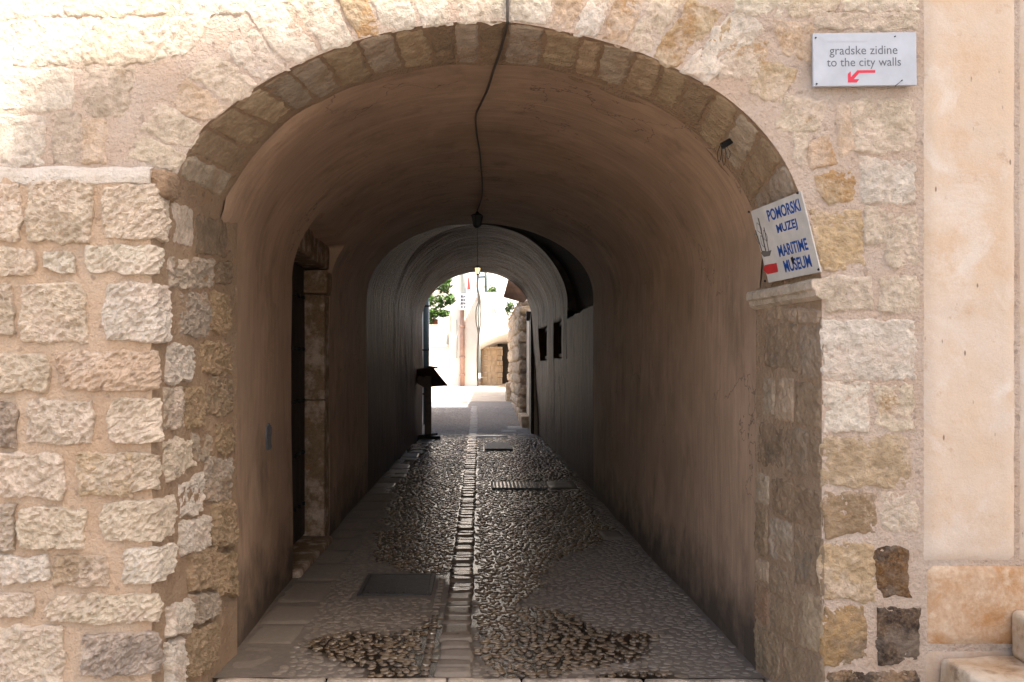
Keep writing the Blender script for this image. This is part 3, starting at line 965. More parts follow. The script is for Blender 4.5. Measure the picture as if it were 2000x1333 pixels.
# corner blocks, dressed on both faces
QUO = [(198, 358, 470, .14, CREAM), (163, 478, 537, .08, PALE), (200, 548, 671, .15, PALE), (108, 683, 766, .05, ROSE), (210, 776, 868, .06, CREAM), (152, 882, 962, .05, hexc(204, 186, 162)),
       (195, 976, 1062, .2, CREAM), (234, 1070, 1142, .2, PALE), (88, 1158, 1218, .05, CREAM), (156, 1234, 1324, .06, hexc(150, 136, 124)), (170, 1334, 1395, .05, PALE)]
def corner_stone(x0p, y0p, y1p, D, c_):
    global stone_seed
    stone_seed += 1
    sd_ = stone_seed * 2.31
    a_, b_ = at(x0p, y1p, YP), at(300, y0p, YP)
    Wd = b_.x - a_.x
    z0_, z1_ = a_.z, b_.z
    T = Wd + D
    res = 0.0066
    nu, nv = min(100, int(T / res)), max(8, min(60, int((z1_ - z0_) / res)))
    rr = 0.03
    V, Q = [], []
    for j in range(nv + 1):
        for i in range(nu + 1):
            u, v = -1 + 2 * i / nu, -1 + 2 * j / nv
            e = max(abs(u), abs(v))
            uu, vv = u * math.sqrt(1 - 0.18 * v * v), v * math.sqrt(1 - 0.10 * u * u)
            k = e ** 3
            sx = (uu + 1) / 2 * T
            zz = z0_ + (vv + 1) / 2 * (z1_ - z0_)
            sx += nz((sx, 0, zz), 14, sd_) * 0.02 * k
            zz += nz((sx, 0, zz), 14, sd_ + 4) * 0.02 * k
            t_ = sx - Wd
            # front face, rounded arris, side face
            if t_ < -rr:
                p, n_ = Vector((PX + t_, YP, zz)), FN
            elif t_ > rr:
                p, n_ = Vector((PX + 0.0618 * t_, YP + t_, zz)), jl
            else:
                f = (t_ + rr) / (2 * rr)
                n_ = FN.lerp(jl, f).normalized()
                p = Vector((PX - rr, YP, zz)).lerp(Vector((PX + 0.0618 * rr, YP + rr, zz)), f) + n_ * math.sin(f * math.pi) * rr * 0.28
            if e >= 0.999:
                d = -0.025
            else:
                s_ = max(0.0, (e - 0.88) / 0.12)
                q = (sx + PX - Wd, YP, zz)
                d = 0.017 * (1 - 0.85 * s_ * s_) + nz(q, 9, sd_) * 0.018
                d += peck(q[0], q[1], q[2], sd_) * 0.0125
            V.append(p + n_ * d)
    for j in range(nv):
        for i in range(nu):
            a = j * (nu + 1) + i
            Q.append((a, a + 1, a + nu + 2, a + nu + 1))
    mesh_obj("corner_stone", V, Q, M_STONE, pier, smooth=False, color=col(c_, 0.05))


for q in QUO:
    corner_stone(*q)

# ------------------------------------------------------------------ ground levels
def gz(Y):
    if Y < 8: return 0.0
    if Y < 18.5:
        u = (Y - 8) / 10.5
        return 0.22 * u * u * (3 - 2 * u) * 0.6 + 0.22 * u * 0.4
    return 0.22 + (Y - 18.5) * 0.053


def interp(tab, Y):
    if Y <= tab[0][0]: return tab[0][1]
    for (a, va), (b, vb) in zip(tab, tab[1:]):
        if Y <= b:
            return va + (vb - va) * (Y - a) / (b - a)
    return tab[-1][1]


XL = [(4.35, -1.305), (6.33, -1.36), (8, -1.37), (10.55, -1.36), (13.2, -1.30), (16.1, -1.20), (18.5, -1.17)]
XR = [(4.35, 1.40), (10.55, 1.385), (13.2, 1.33), (18.5, 1.19), (21, 1.16)]
ZS = [(4.35, 2.08), (10.55, 2.42)]
ZT = [(4.35, 3.035), (10.55, 3.30)]

# ------------------------------------------------------------------ vaulted passage
passage = empty("vaulted_passage", (0, 7.5, 0), "long dark plastered tunnel passage running under the building", "passage")
NW, NV = 14, 56
DOOR0, DOOR1, DOORX, DOORZ = 6.33, 7.98, -1.60, 2.64


def section(Y, first=False):
    xl, xr, zs, zt = interp(XL, Y), interp(XR, Y), interp(ZS, Y), interp(ZT, Y)
    cx, a, b = (xl + xr) / 2, (xr - xl) / 2, zt - zs
    pts = []
    for k in range(NW):
        pts.append(Vector((xl, Y, -0.2 + (zs + 0.2) * k / NW)))
    for k in range(NV + 1):
        th = math.pi * (1 - k / NV)
        pts.append(Vector((cx + a * math.cos(th), Y, zs + b * math.sin(th))))
    for k in range(NW - 1, -1, -1):
        pts.append(Vector((xr, Y, -0.2 + (zs + 0.2) * k / NW)))
    if Y < 4.70:           # the plaster stands behind the stone jamb
        jx = -1.347 + 0.0618 * (Y - 3.6) - 0.014
        for p in pts:
            if p.x < 0 and p.z < 2.29: p.x = min(p.x, jx)
    out = []
    for p in pts:
        w = 0.012 if Y > 4.7 else 0.002
        d = Vector((nz(p, 0.9, 3), 0, nz(p, 0.9, 11))) * w * 1.5 + Vector((nz(p, 3.2, 5), 0, nz(p, 3.2, 15))) * w * 0.35
        out.append(p + d)
    return out


def ray_c1(cx, cz, ang):
    """edge of the arch ring seen from its centre"""
    d = Vector((math.cos(ang), math.sin(ang)))
    L = [Vector((p.x, p.z)) for p in sub1]
    L = [Vector((L[0].x - 0.02, 0.0))] + L + [Vector((L[-1].x, 0.0))]
    best = None
    for p, q in zip(L, L[1:]):
        e = q - p
        den = d.x * e.y - d.y * e.x
        if abs(den) < 1e-9: continue
        w = p - Vector((cx, cz))
        tt = (w.x * e.y - w.y * e.x) / den
        s = (w.x * d.y - w.y * d.x) / den
        if tt > 0 and -1e-6 <= s <= 1 + 1e-6:
            if best is None or tt < best: best = tt
    return None if best is None else Vector((cx, cz)) + d * best


def loft(name, secs, mat, parent, flip=False):
    n = len(secs[0])
    V, Q, uv = [], [], []
    for s in secs:
        L = 0.0
        for i, p in enumerate(s):
            if i: L += (Vector((p.x, 0, p.z)) - Vector((s[i - 1].x, 0, s[i - 1].z))).length
            V.append(p)
            uv.append((L, p.y))
    for j in range(len(secs) - 1):
        for i in range(n - 1):
            a = j * n + i
            Q.append((a, a + n, a + n + 1, a + 1))
    if flip: Q = [tuple(reversed(f)) for f in Q]
    o = mesh_obj(name, V, Q, mat, parent, smooth=True)
    ul = o.data.uv_layers.new(name="UVMap")
    for lp in o.data.loops:
        ul.data[lp.index].uv = uv[lp.vertex_index]
    return o


s_r = section(YR)
xl, xr, zs, zt = interp(XL, YR), interp(XR, YR), 2.08, 3.035
first = []
for i, p in enumerate(s_r):
    ang = None
    if NW <= i <= NW + NV:
        ang = math.pi * (1 - (i - NW) / NV)
        r = ray_c1((xl + xr) / 2, zs, ang if 0.02 < ang < math.pi - 0.02 else (0.02 if ang < 1 else math.pi - 0.02))
        q_ = Vector((r.x, YR - 0.003, r.y)) if r is not None else p.copy()
        if q_.x < 0 and q_.z < 2.29: q_.x = min(q_.x, -1.307)
        first.append(q_)
    else:
        first.append(Vector((p.x, YR - 0.003, p.z)))
# run A: arch ring to the doorway, run B: doorway recess, run C: doorway to the dark shaft
def recess(s, Y):
    out = []
    for p in s:
        if p.x < 0 and p.z < DOORZ:
            out.append(Vector((DOORX - 0.02, Y, p.z)))
        else:
            out.append(p)
    return out


def span(a, b, st):
    n = max(1, int(round((b - a) / st)))
    return [a + (b - a) * k / n for k in range(n + 1)]


secs = [first] + [section(Y) for Y in span(YR + 0.06, DOOR0, 0.12)]
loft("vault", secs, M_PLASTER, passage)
r0, r1 = section(DOOR0), section(DOOR1)
loft("door_recess", [r0] + [recess(section(Y), Y) for Y in span(DOOR0 + 0.004, DOOR1 - 0.004, 0.15)] + [r1], M_PLASTER, passage)
secs = [section(Y) for Y in span(DOOR1, 10.55, 0.12)]
loft("vault", secs, M_PLASTER, passage)
# the dark shaft between the two vaults: rubble walls standing back above head height
ZSH = 2.36


def shaft(Y, big):
    pts = []
    xl, xr = interp(XL, Y), interp(XR, Y)
    out = 0.42 if big else 0.0
    for k in range(NW):
        pts.append(Vector((xl, Y, -0.2 + (ZSH + 0.2) * k / (NW - 1))))
    zt = 3.75 if big else 3.3
    for k in range(NV + 1):
        th = math.pi * (1 - k / NV)
        cx, a = (xl + xr) / 2, (xr - xl) / 2 + (out * 0.36 if th < math.pi / 2 else out * 0.05)
        pts.append(Vector((cx + a * math.cos(th), Y, ZSH + 0.01 + (zt - ZSH - 0.01) * math.sin(th))))
    for k in range(NW - 1, -1, -1):
        pts.append(Vector((xr, Y, -0.2 + (ZSH + 0.2 + nz((0, Y, 0), 2.5) * 0.10 - 0.05) * k / (NW - 1))))
    return pts


def split_loft(secs):
    loft("lower_wall", [s[:NW] for s in secs], M_PLASTER, passage)
    loft("lower_wall", [s[NW + NV + 1:] for s in secs], M_PLASTER, passage)
    loft("shaft", [s[NW - 1:NW + NV + 2] for s in secs], M_SHADE_RUBBLE, passage)


# second vault with two windows in its right wall
HZ = sorted([-0.2, 0.2, 0.5, 0.8, 1.1, 1.4, 1.72, 1.73, 1.95, 2.15, 2.33, 2.34, 2.42])
ZS2 = [(13.2, 2.47), (17.6, 2.58)]
ZT2 = [(13.2, 3.74), (17.6, 3.56)]
WIN = [(13.7, 14.75), (15.75, 16.85)]


def section2(Y):
    f = (Y - 13.2) / 4.4
    xl, xr = interp(XL, Y), interp(XR, Y)
    txl, txr = xl - 0.0 + 0.0 * f, xr - 0.10 * f
    zs, zt = interp(ZS2, Y), interp(ZT2, Y)
    cx, a, b = (txl + txr) / 2, (txr - txl) / 2, zt - zs
    pts = [Vector((xl, Y, z)) for z in HZ]
    for k in range(NV + 1):
        th = math.pi * (1 - k / NV)
        pts.append(Vector((cx + a * math.cos(th), Y, zs + b * math.sin(th))))
    for z in reversed(HZ):
        g = max(0, (z - 0.5) / 2)
        pts.append(Vector((xr - 0.10 * f * min(1, g), Y, z)))
    out = []
    for p in pts:
        d = Vector((nz(p, 0.9, 3), 0, nz(p, 0.9, 11))) * 0.03 + Vector((nz((p.x, p.y * 2.2, p.z), 2.0, 5), 0, nz((p.x, p.y * 2.2, p.z), 2.0, 15))) * 0.014
        out.append(p + d)
    return out


def winrec(s):
    n = len(s)
    out = []
    for i, p in enumerate(s):
        k = n - 1 - i           # index into HZ for the right wall
        if 0 <= k < len(HZ) and 1.725 < HZ[k] < 2.335:
            out.append(p + Vector((0.16, 0, 0)))
        else:
            out.append(p)
    return out


secs2 = []
cut = [13.2] + [y for w in WIN for y in w] + [18.0]
for k in range(len(cut) - 1):
    inside = (k % 2 == 1)
    for Y in span(cut[k] + (0.004 if k else 0), cut[k + 1] - (0.004 if k + 1 < len(cut) - 1 else 0), 0.10):
        s = section2(Y)
        secs2.append(winrec(s) if inside else s)
# left side stops earlier than the right: the end of the tunnel is cut obliquely
for s in secs2:
    pass
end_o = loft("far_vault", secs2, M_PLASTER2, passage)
# between the vaults: the plaster runs on along the left, a dark rubble shaft opens on the right
A0_ = section(10.55)
B0_ = section2(13.2)
ua = [A0_[k] for k in range(NW + NV // 2 + 1)]
ub = [B0_[k] for k in range(len(HZ) + NV // 2 + 1)]


def resample(L, n):
    d = [0.0]
    for p, q in zip(L, L[1:]): d.append(d[-1] + (q - p).length)
    out, k = [], 0
    for i in range(n):
        t_ = d[-1] * i / (n - 1)
        while k < len(d) - 2 and d[k + 1] < t_: k += 1
        out.append(L[k].lerp(L[k + 1], min(1, (t_ - d[k]) / max(1e-6, d[k + 1] - d[k]))))
    return out


ra, rb = resample(ua, 48), resample(ub, 48)
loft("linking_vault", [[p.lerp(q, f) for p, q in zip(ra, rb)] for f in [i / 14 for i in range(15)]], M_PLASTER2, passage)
SH = [shaft(Y, True) for Y in span(10.551, 13.197, 0.2)]
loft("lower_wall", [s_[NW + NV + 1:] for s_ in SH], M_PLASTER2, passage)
h0 = NW + NV // 2
crown_l = [[p.lerp(q, i / (len(SH) - 1)) for p, q in zip(ra, rb)][-1] for i in range(len(SH))]
loft("shaft", [[c_] + s_[h0:NW + NV + 2] for c_, s_ in zip(crown_l, SH)], M_SHADE_RUBBLE, passage)
big = SH[0]
h1 = NV // 2
mesh_obj("vault_end", [A0_[i] for i in range(h0, NW + NV + 1)] + [big[i] for i in range(h0, NW + NV + 1)], [(i, i + 1, h1 + 2 + i, h1 + 1 + i) for i in range(h1)], M_SHADE_RUBBLE, passage)
i0 = len(HZ) + NV // 2
mesh_obj("far_vault_face", [B0_[i] for i in range(i0, i0 + h1 + 1)] + [SH[-1][i] for i in range(h0, h0 + h1 + 1)], [(i, h1 + 1 + i, h1 + 2 + i, i + 1) for i in range(h1)], M_SHADE_RUBBLE, passage)
# end wall of the passage towards the street
e2 = section2(18.0)
o_ = []
for i in range(len(e2)):
    th = math.pi * (1 - i / (len(e2) - 1))
    o_.append(Vector((7 * math.cos(th) if abs(math.cos(th)) < 0.85 else math.copysign(6.5, math.cos(th)), 18.003, -0.3 + 10.3 * math.sin(th))))
mesh_obj("end_wall", e2 + o_, [(i, i + 1, len(e2) + i + 1, len(e2) + i) for i in range(len(e2) - 1)], M_WHITEWALL, passage)

for y0, y1 in WIN:
    xw = (interp(XR, y0) + interp(XR, y1)) / 2 - 0.05 * ((y0 + y1) / 2 - 13.2) / 4.4
    xs = interp(XR, y1) - interp(XR, y0)
    w_ = empty("window", Vector((0, 0, 0)))
    w_.parent = passage
    w_.location = Vector((xw + 0.08, (y0 + y1) / 2, 1.73)) - passage.location
    a0, a1, z0, z1 = y0 + 0.02, y1 - 0.02, 1.745, 2.325
    multi_box("frame", [((xw + 0.05, a0, z0), (xw + 0.10, a0 + 0.06, z1)), ((xw + 0.05, a1 - 0.06, z0), (xw + 0.10, a1, z1)), ((xw + 0.051, a0 + 0.06, z1 - 0.06), (xw + 0.099, a1 - 0.06, z1)), ((xw + 0.051, a0 + 0.06, z0), (xw + 0.099, a1 - 0.06, z0 + 0.06)), ((xw + 0.055, (a0 + a1) / 2 - 0.03, z0 + 0.06), (xw + 0.095, (a0 + a1) / 2 + 0.03, z1 - 0.06))], M_DARKWOOD, w_)
    box("pane", (xw + 0.072, a0 + 0.05, z0 + 0.05), (xw + 0.078, a1 - 0.05, z1 - 0.05), M_PANE, w_)

# doorway on the left: dark boarded door in its recess, stone jamb with a capital, lintel
dr = empty("passage_door", (DOORX, (DOOR0 + DOOR1) / 2, 0), "dark studded wooden door half hidden in the left wall of the passage", "door")
k = 0
yy = DOOR0 + 0.02
while yy < DOOR1 - 0.27:
    w_ = 0.17
    box("board", (DOORX, yy, 0.06), (DOORX + 0.05, yy + w_ - 0.008, 2.42), M_DARKWOOD, dr, 0.006)
    yy += w_
for z in (0.35, 0.8, 1.25, 1.7, 2.15):
    multi_box("stud_row", [((DOORX + 0.05, y_ - 0.018, z - 0.018), (DOORX + 0.075, y_ + 0.018, z + 0.018)) for y_ in [DOOR0 + 0.1 + 0.17 * i for i in range(8)]], M_IRON, dr, 0.006)
frame = empty("stone_doorcase", (-1.45, DOOR1 - 0.1, 0), "plain stone doorcase with a block capital round the dark passage door", "doorcase")
JS = tuple(x * 0.52 for x in hexc(182, 148, 114))
rough_block("jamb_stone", (-1.585, DOOR1 - 0.25, -0.1), (-1.375, DOOR1 - 0.012, 1.25), M_STONE, frame, 0.006, 8, 0.012, (*JS, 0.3))
rough_block("jamb_stone", (-1.585, DOOR1 - 0.25, 1.256), (-1.375, DOOR1 - 0.012, 2.19), M_STONE, frame, 0.006, 8, 0.012, (*JS, 0.0))
rough_block("capital", (-1.585, DOOR1 - 0.29, 2.196), (-1.350, DOOR1 - 0.012, 2.40), M_STONE, frame, 0.006, 8, 0.012, (*[x * 1.1 for x in JS], 0.0))
rough_block("lintel", (-1.585, DOOR0 + 0.03, 2.43), (-1.375, DOOR1 - 0.012, 2.66), M_STONE, frame, 0.008, 10, 0.015, (*[x * 0.9 for x in JS], 0.0))
rough_block("threshold", (-1.60, DOOR0 + 0.01, -0.1), (-1.30, DOOR1 - 0.27, 0.05), M_STONE, frame, 0.008, 8, 0.02, (*JS, 0.0))

# patched hole in the left plaster
wx = lambda Y: interp(XL, Y) + 0.004
stone([Vector((wx(Y), Y, z)) for Y, z in ((5.42, 1.19), (5.60, 1.17), (5.58, 0.98), (5.44, 1.01))], Vector((1, 0, 0)), passage, None, proud=0.006, rough=0.006, name="plaster_patch", mat=simple("grey cement patch", hexc(98, 98, 100), 0.85), rnd_k=0.8, wob=0.03)

# the house over the passage
house = empty("house_over_passage", (0, 11, 0), "tall stone house built over the whole passage", "house")
multi_box("wall", [((-6, YF + 0.02, 4.35), (6, 18.0, 9.5)), ((-6, YF + 0.02, -0.3), (-2.0, 18.0, 4.33)), ((1.95, YF + 0.02, -0.3), (6, 18.0, 4.33))], M_MORTAR, house)

# ------------------------------------------------------------------ paving
DRX0, DRX1 = -0.225, -0.03


def inside(poly, x, y):
    r = False
    n = len(poly)
    for i in range(n):
        x0, y0 = poly[i]
        x1, y1 = poly[(i + 1) % n]
        if (y0 > y) != (y1 > y) and x < (x1 - x0) * (y - y0) / (y1 - y0) + x0:
            r = not r
    return r


def g_at(px, py):
    Y = 6.0
    for _ in range(12):
        Y = (EYE - gz(Y)) * F / (py - CY)
    return ((px - CX) * Y / F, Y)


# puddled, still wet parts of the paving (outlines on the ground)
WETP = [[g_at(*p) for p in q] for q in (
    [(925, 1195), (1065, 1182), (1150, 1228), (1300, 1248), (1235, 1288), (1130, 1300), (1020, 1345), (985, 1345), (925, 1270)],
    [(600, 1258), (690, 1232), (800, 1232), (868, 1196), (868, 1345), (745, 1345), (705, 1288), (615, 1274)],
    [(1050, 1345), (1180, 1312), (1330, 1318), (1400, 1345)],
    [(720, 1095), (760, 985), (800, 905), (850, 850), (1000, 848), (1075, 900), (1165, 1000), (1200, 1052), (1085, 1105), (1040, 1150), (1010, 1185), (920, 1200), (865, 1130), (780, 1115)],
)]
WETP.append([(-1.25, 10.5), (1.3, 10.5), (1.3, 18.2), (-1.3, 18.2)])


def wetness(x, Y):
    s = 0.0
    for dx, dy in ((0, 0), (0.03, 0.02), (-0.03, 0.03), (0.02, -0.04), (-0.02, -0.03)):
        jx = nz((x, Y, 0), 2.2, 3) * 0.16 + nz((x, Y, 0), 9, 5) * 0.05
        jy = nz((x, Y, 0), 2.2, 8) * 0.16 + nz((x, Y, 0), 9, 2) * 0.05
        if any(inside(q, x + dx + jx, Y + dy + jy) for q in WETP): s += 0.2
    if Y > 16.5: s *= max(0.25, 1 - (Y - 16.5) * 0.35)
    return s


def fattr(me, name, vals):
    at_ = me.attributes.new(name, 'FLOAT', 'POINT')
    at_.data.foreach_set("value", vals)


pav = empty("pavement", (0, 8, 0))
tag(pav, kind="structure")
V, Q, wv, tv = [], [], [], []
xs = [-1.75 + 0.055 * i for i in range(64)]
ys = [4.26 + 0.055 * i for i in range(80)]
while ys[-1] < 26: ys.append(ys[-1] + 0.12)
for Y in ys:
    for x in xs:
        V.append((x, Y, gz(Y) + nz((x, Y, 0), 1.4) * 0.012))
        wv.append(wetness(x, Y))
        tv.append(0.5 + nz((x, Y, 0), 3) * 0.5)
nx = len(xs)
for j in range(len(ys) - 1):
    for i in range(nx - 1):
        a = j * nx + i
        Q.append((a, a + 1, a + nx + 1, a + nx))
bed = mesh_obj("pebble_bed", V, Q, M_BED, pav, smooth=True)
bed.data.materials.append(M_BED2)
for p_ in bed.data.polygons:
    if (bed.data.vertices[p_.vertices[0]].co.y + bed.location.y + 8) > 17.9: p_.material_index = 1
fattr(bed.data, "wet", wv)
fattr(bed.data, "tint", tv)


def slab_piece(name, x0, x1, y0, y1, top, parent=pav, rot=0.0, amp=0.006, wetk=1.0, tint=None, n=6, wmin=0.0):
    cx_, cy_ = (x0 + x1) / 2, (y0 + y1) / 2
    V, Q = [], []
    sd_ = random.uniform(0, 90)
    for j in range(n + 1):
        for i in range(n + 1):
            u, v = -1 + 2 * i / n, -1 + 2 * j / n
            u = math.copysign(1 - (1 - abs(u)) ** 1.6, u)
            v = math.copysign(1 - (1 - abs(v)) ** 1.6, v)
            e = max(abs(u), abs(v))
            uu, vv = u * math.sqrt(1 - 0.10 * v * v), v * math.sqrt(1 - 0.10 * u * u)
            x, y = cx_ + uu * (x1 - x0) / 2, cy_ + vv * (y1 - y0) / 2
            x += nz((x, y, 0), 16, sd_) * 0.007
            y += nz((x, y, 0), 16, sd_ + 4) * 0.007
            z = gz(y) + top + nz((x, y, 0), 6, sd_) * amp + nz((x, y, 0), 25, sd_) * amp * 0.5
            if e > 0.99: z = gz(y) - 0.02
            elif e > 0.86: z -= 0.004
            V.append((x, y, z))
    for j in range(n):
        for i in range(n):
            a = j * (n + 1) + i
            Q.append((a, a + 1, a + n + 2, a + n + 1))
    o = mesh_obj(name, V, Q, M_SLAB2 if cy_ > 17.5 else M_SLAB, parent, smooth=True)
    w_ = max(wmin, wetness(cx_, cy_) * wetk)
    fattr(o.data, "wet", [w_] * len(V))
    tt = random.random() if tint is None else tint
    fattr(o.data, "tint", [tt] * len(V))
    return o


HOLES = []          # rectangles kept free of pebbles


def hole(x0, x1, y0, y1):
    HOLES.append((x0, x1, y0, y1))


hole(-0.232, -0.022, 4.2, 24)
# drain line of squared stones down the middle
Y = 4.27
while Y < 24:
    L = random.uniform(0.10, 0.22) if Y < 15 else random.uniform(0.2, 0.45)
    slab_piece("drain_stone", DRX0 + random.uniform(-0.008, 0.008), DRX1 + random.uniform(-0.01, 0.008), Y, Y + L - 0.012, 0.016 + random.uniform(-0.004, 0.008), amp=0.007, tint=random.uniform(0.3, 1), wmin=0.7 if 4.9 < Y < 7 else 0.0)
    Y += L
# narrow column of cobbles beside the drain
Y = 4.3
while Y < 6.3:
    L = random.uniform(0.06, 0.1)
    slab_piece("edge_cobble", -0.30, -0.242, Y, Y + L - 0.008, 0.012, amp=0.008, n=4)
    Y += L
hole(-0.305, -0.24, 4.2, 6.35)
# edging slabs along the left wall
Y = 4.33
while Y < 17.5:
    L = random.uniform(0.32, 0.62)
    xw = interp(XL, Y + L / 2)
    if DOOR0 - 0.2 < Y < DOOR1: xw = -1.34
    slab_piece("edging_slab", xw + 0.005, xw + 0.32 + random.uniform(-0.04, 0.04), Y, Y + L - 0.006, 0.005, amp=0.007, wetk=0.5, n=8)
    Y += L
# narrow gutter strip of mortar is left by the right wall; far cross slabs
slab_piece("paving_slab", -0.24, 0.62, 17.2, 17.62, 0.02, tint=0.6)
slab_piece("paving_slab", 0.86, 1.26, 10.75, 11.5, 0.010, tint=0.6, wetk=0.4, amp=0.003)
slab_piece("paving_slab", 0.45, 0.82, 18.4, 18.9, 0.012, tint=0.9)
slab_piece("paving_slab", 0.6, 1.1, 19.0, 19.6, 0.012, tint=0.8)
hole(-0.24, 0.62, 17.15, 17.65)
hole(0.86, 1.26, 10.7, 11.5)
hole(-0.84, -0.235, 5.76, 6.46)
hole(0.13, 0.87, 10.7, 11.5)
hole(0.06, 0.62, 14.8, 15.75)

# the pebbles
cand = []
Y = 4.30
while Y < 24.0:
    sp = 0.052 if Y < 9 else (0.06 if Y < 14 else 0.08)
    xw0, xw1 = interp(XL, Y) + 0.31, interp(XR, Y) - 0.02
    if Y > 18: xw0 = -2.6
    x = xw0 + random.uniform(0, sp)
    while x < xw1:
        px_, py_ = x + random.uniform(-.3, .3) * sp, Y + random.uniform(-.3, .3) * sp
        if not any(a < px_ < b and c < py_ < d for a, b, c, d in HOLES):
            cand.append((px_, py_, sp))
        x += sp * random.uniform(0.9, 1.2)
    Y += sp * 0.86


def pebble_geo(x, y, sp, w):
    a = sp * random.uniform(0.34, 0.66)
    b = a * random.uniform(0.58, 0.95)
    if random.random() < 0.10: a *= 1.25; b *= 1.2
    th = random.gauss(0.0, 0.7)
    # pebbles stand in low mortar; the trodden dry parts are almost flush
    top = (0.0075 if (w > 0.4 or y > 16.5) else 0.0034) * random.uniform(0.5, 1.4)
    g = gz(y) + nz((x, y, 0), 1.4) * 0.012
    V = []
    ct, st = math.cos(th), math.sin(th)
    n = 8
    for r_, z_ in ((1.0, -0.006), (0.84, top * 0.70), (0.5, top * 0.97)):
        for k in range(n):
            t_ = 2 * math.pi * k / n
            q = r_ * (1 + 0.12 * math.sin(2 * t_ + x * 40) + random.uniform(-0.05, 0.05))
            u, v = a * q * math.cos(t_), b * q * math.sin(t_)
            V.append((x + u * ct - v * st, y + u * st + v * ct, g + z_))
    V.append((x, y, g + top))
    return V


PF = []
for r_ in range(2):
    for k in range(8):
        PF.append((r_ * 8 + k, r_ * 8 + (k + 1) % 8, (r_ + 1) * 8 + (k + 1) % 8, (r_ + 1) * 8 + k))
for k in range(8):
    PF.append((16 + k, 16 + (k + 1) % 8, 24))
vis = []
for c in cand:
    ix = CX + F * c[0] / c[1]
    iy = CY + F * (EYE - gz(c[1])) / c[1]
    vis.append((c[1] if (0 < ix < 2000 and iy < 1340) else c[1] + 100, c))
vis.sort(key=lambda t_: t_[0])
single = set(id(c) for _, c in vis[:290])
AV, AQ, aw, at_ = [], [], [], []
for _, c in vis:
    x, y, sp = c
    w = wetness(x, y)
    tt = random.random()
    V = pebble_geo(x, y, sp, w)
    if id(c) in single:
        o = mesh_obj("cobblestone", V, PF, M_PEBBLE, pav, smooth=True)
        fattr(o.data, "wet", [w] * 25)
        fattr(o.data, "tint", [tt] * 25)
    else:
        k = len(AV)
        AV += V
        AQ += [tuple(i + k for i in f) for f in PF]
        aw += [w] * 25
        at_ += [tt] * 25
o = mesh_obj("cobbles", AV, AQ, M_PEBBLE, pav, smooth=True)
fattr(o.data, "wet", aw)
fattr(o.data, "tint", at_)
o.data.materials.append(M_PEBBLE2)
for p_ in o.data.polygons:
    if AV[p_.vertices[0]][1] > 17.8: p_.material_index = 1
tag(o, kind="stuff")
# threshold kerb at the mouth of the passage
x = -1.28
while x < 1.40:
    L = random.uniform(0.35, 0.6)
    rough_block("kerb_stone", (x, 4.208, -0.22), (min(x + L - 0.008, 1.43), 4.256, 0.006), M_STONE, pav, 0.006, 6, 0.012, col(tuple(v * (0.8 if x < -0.1 else 0.5) for v in GREY)))  # left blocks paler: light on the edge put into their colour
    x += L

# ground outside
def sheet(name, xs, ys, zf, mat):
    V = [(x, y, zf(x, y)) for y in ys for x in xs]
    n = len(xs)
    Q = [(j * n + i, j * n + i + 1, (j + 1) * n + i + 1, (j + 1) * n + i) for j in range(len(ys) - 1) for i in range(n - 1)]
    o = mesh_obj(name, V, Q, mat, smooth=True)
    return tag(o, kind="structure")


sheet("street", [-60, -12, -6, -3, 0, 3, 6, 12, 60], [-80, -20, -8, -4, 0, 2, 4.2], lambda x, y: -0.15, M_STREETSTONE)
sheet("lane", [-30, -6, -3, -1.5, 0, 1, 2, 6, 30], [18.0, 19, 20, 21, 22, 23, 24, 26, 28, 30, 32, 36, 120], lambda x, y: gz(min(y, 40)) - 0.012, M_STREETSTONE)

# iron covers in the paving
def cover(x0, x1, y0, y1, label, bars, group="iron covers in the paving", tilt=0.0, dz=0.012):
    zc = gz((y0 + y1) / 2)
    c = empty("manhole_cover", ((x0 + x1) / 2, (y0 + y1) / 2, zc), label, "cover", group)
    z = zc + dz
    fw = 0.03
    multi_box("frame", [((x0, y0, z - 0.04), (x0 + fw, y1, z + 0.004)), ((x1 - fw, y0, z - 0.04), (x1, y1, z + 0.004)), ((x0 + fw, y0, z - 0.04), (x1 - fw, y0 + fw, z + 0.003)), ((x0 + fw, y1 - fw, z - 0.04), (x1 - fw, y1, z + 0.003))], M_CAST, c, 0.003)
    if bars:
        n = int((x1 - x0 - 2 * fw) / 0.045)
        st = (x1 - x0 - 2 * fw) / n
        for i in range(n):
            xx = x0 + fw + st * (i + 0.5)
            box("bar", (xx - 0.013, y0 + fw + 0.001, z - 0.03), (xx + 0.013, y1 - fw - 0.001, z), M_CAST, c, 0.003, segs=1)
        box("sump", (x0 + fw, y0 + fw, z - 0.05), (x1 - fw, y1 - fw, z - 0.035), M_IRON, c)
    else:
        V = [(x0 + fw + 0.004, y0 + fw + 0.004, z - 0.002), (x1 - fw - 0.004, y0 + fw + 0.004, z - 0.002), (x1 - fw - 0.004, y1 - fw - 0.004, z + tilt), (x0 + fw + 0.004, y1 - fw - 0.004, z + tilt)]
        b, f = box_geo((x0 + fw + 0.004, y0 + fw + 0.004, z - 0.03), (x1 - fw - 0.004, y1 - fw - 0.004, z))
        b = b[:4] + [V[0], V[1], V[2], V[3]]
        mesh_obj("plate", b, f, M_CAST, c)
        multi_box("tread_rib", [((x0 + fw + 0.03 + 0.06 * i, y0 + fw + 0.03, z - 0.004), (x0 + fw + 0.045 + 0.06 * i, y1 - fw - 0.03, z + 0.003)) for i in range(max(1, int((x1 - x0 - 0.14) / 0.06)))], M_CAST, c)
    return c


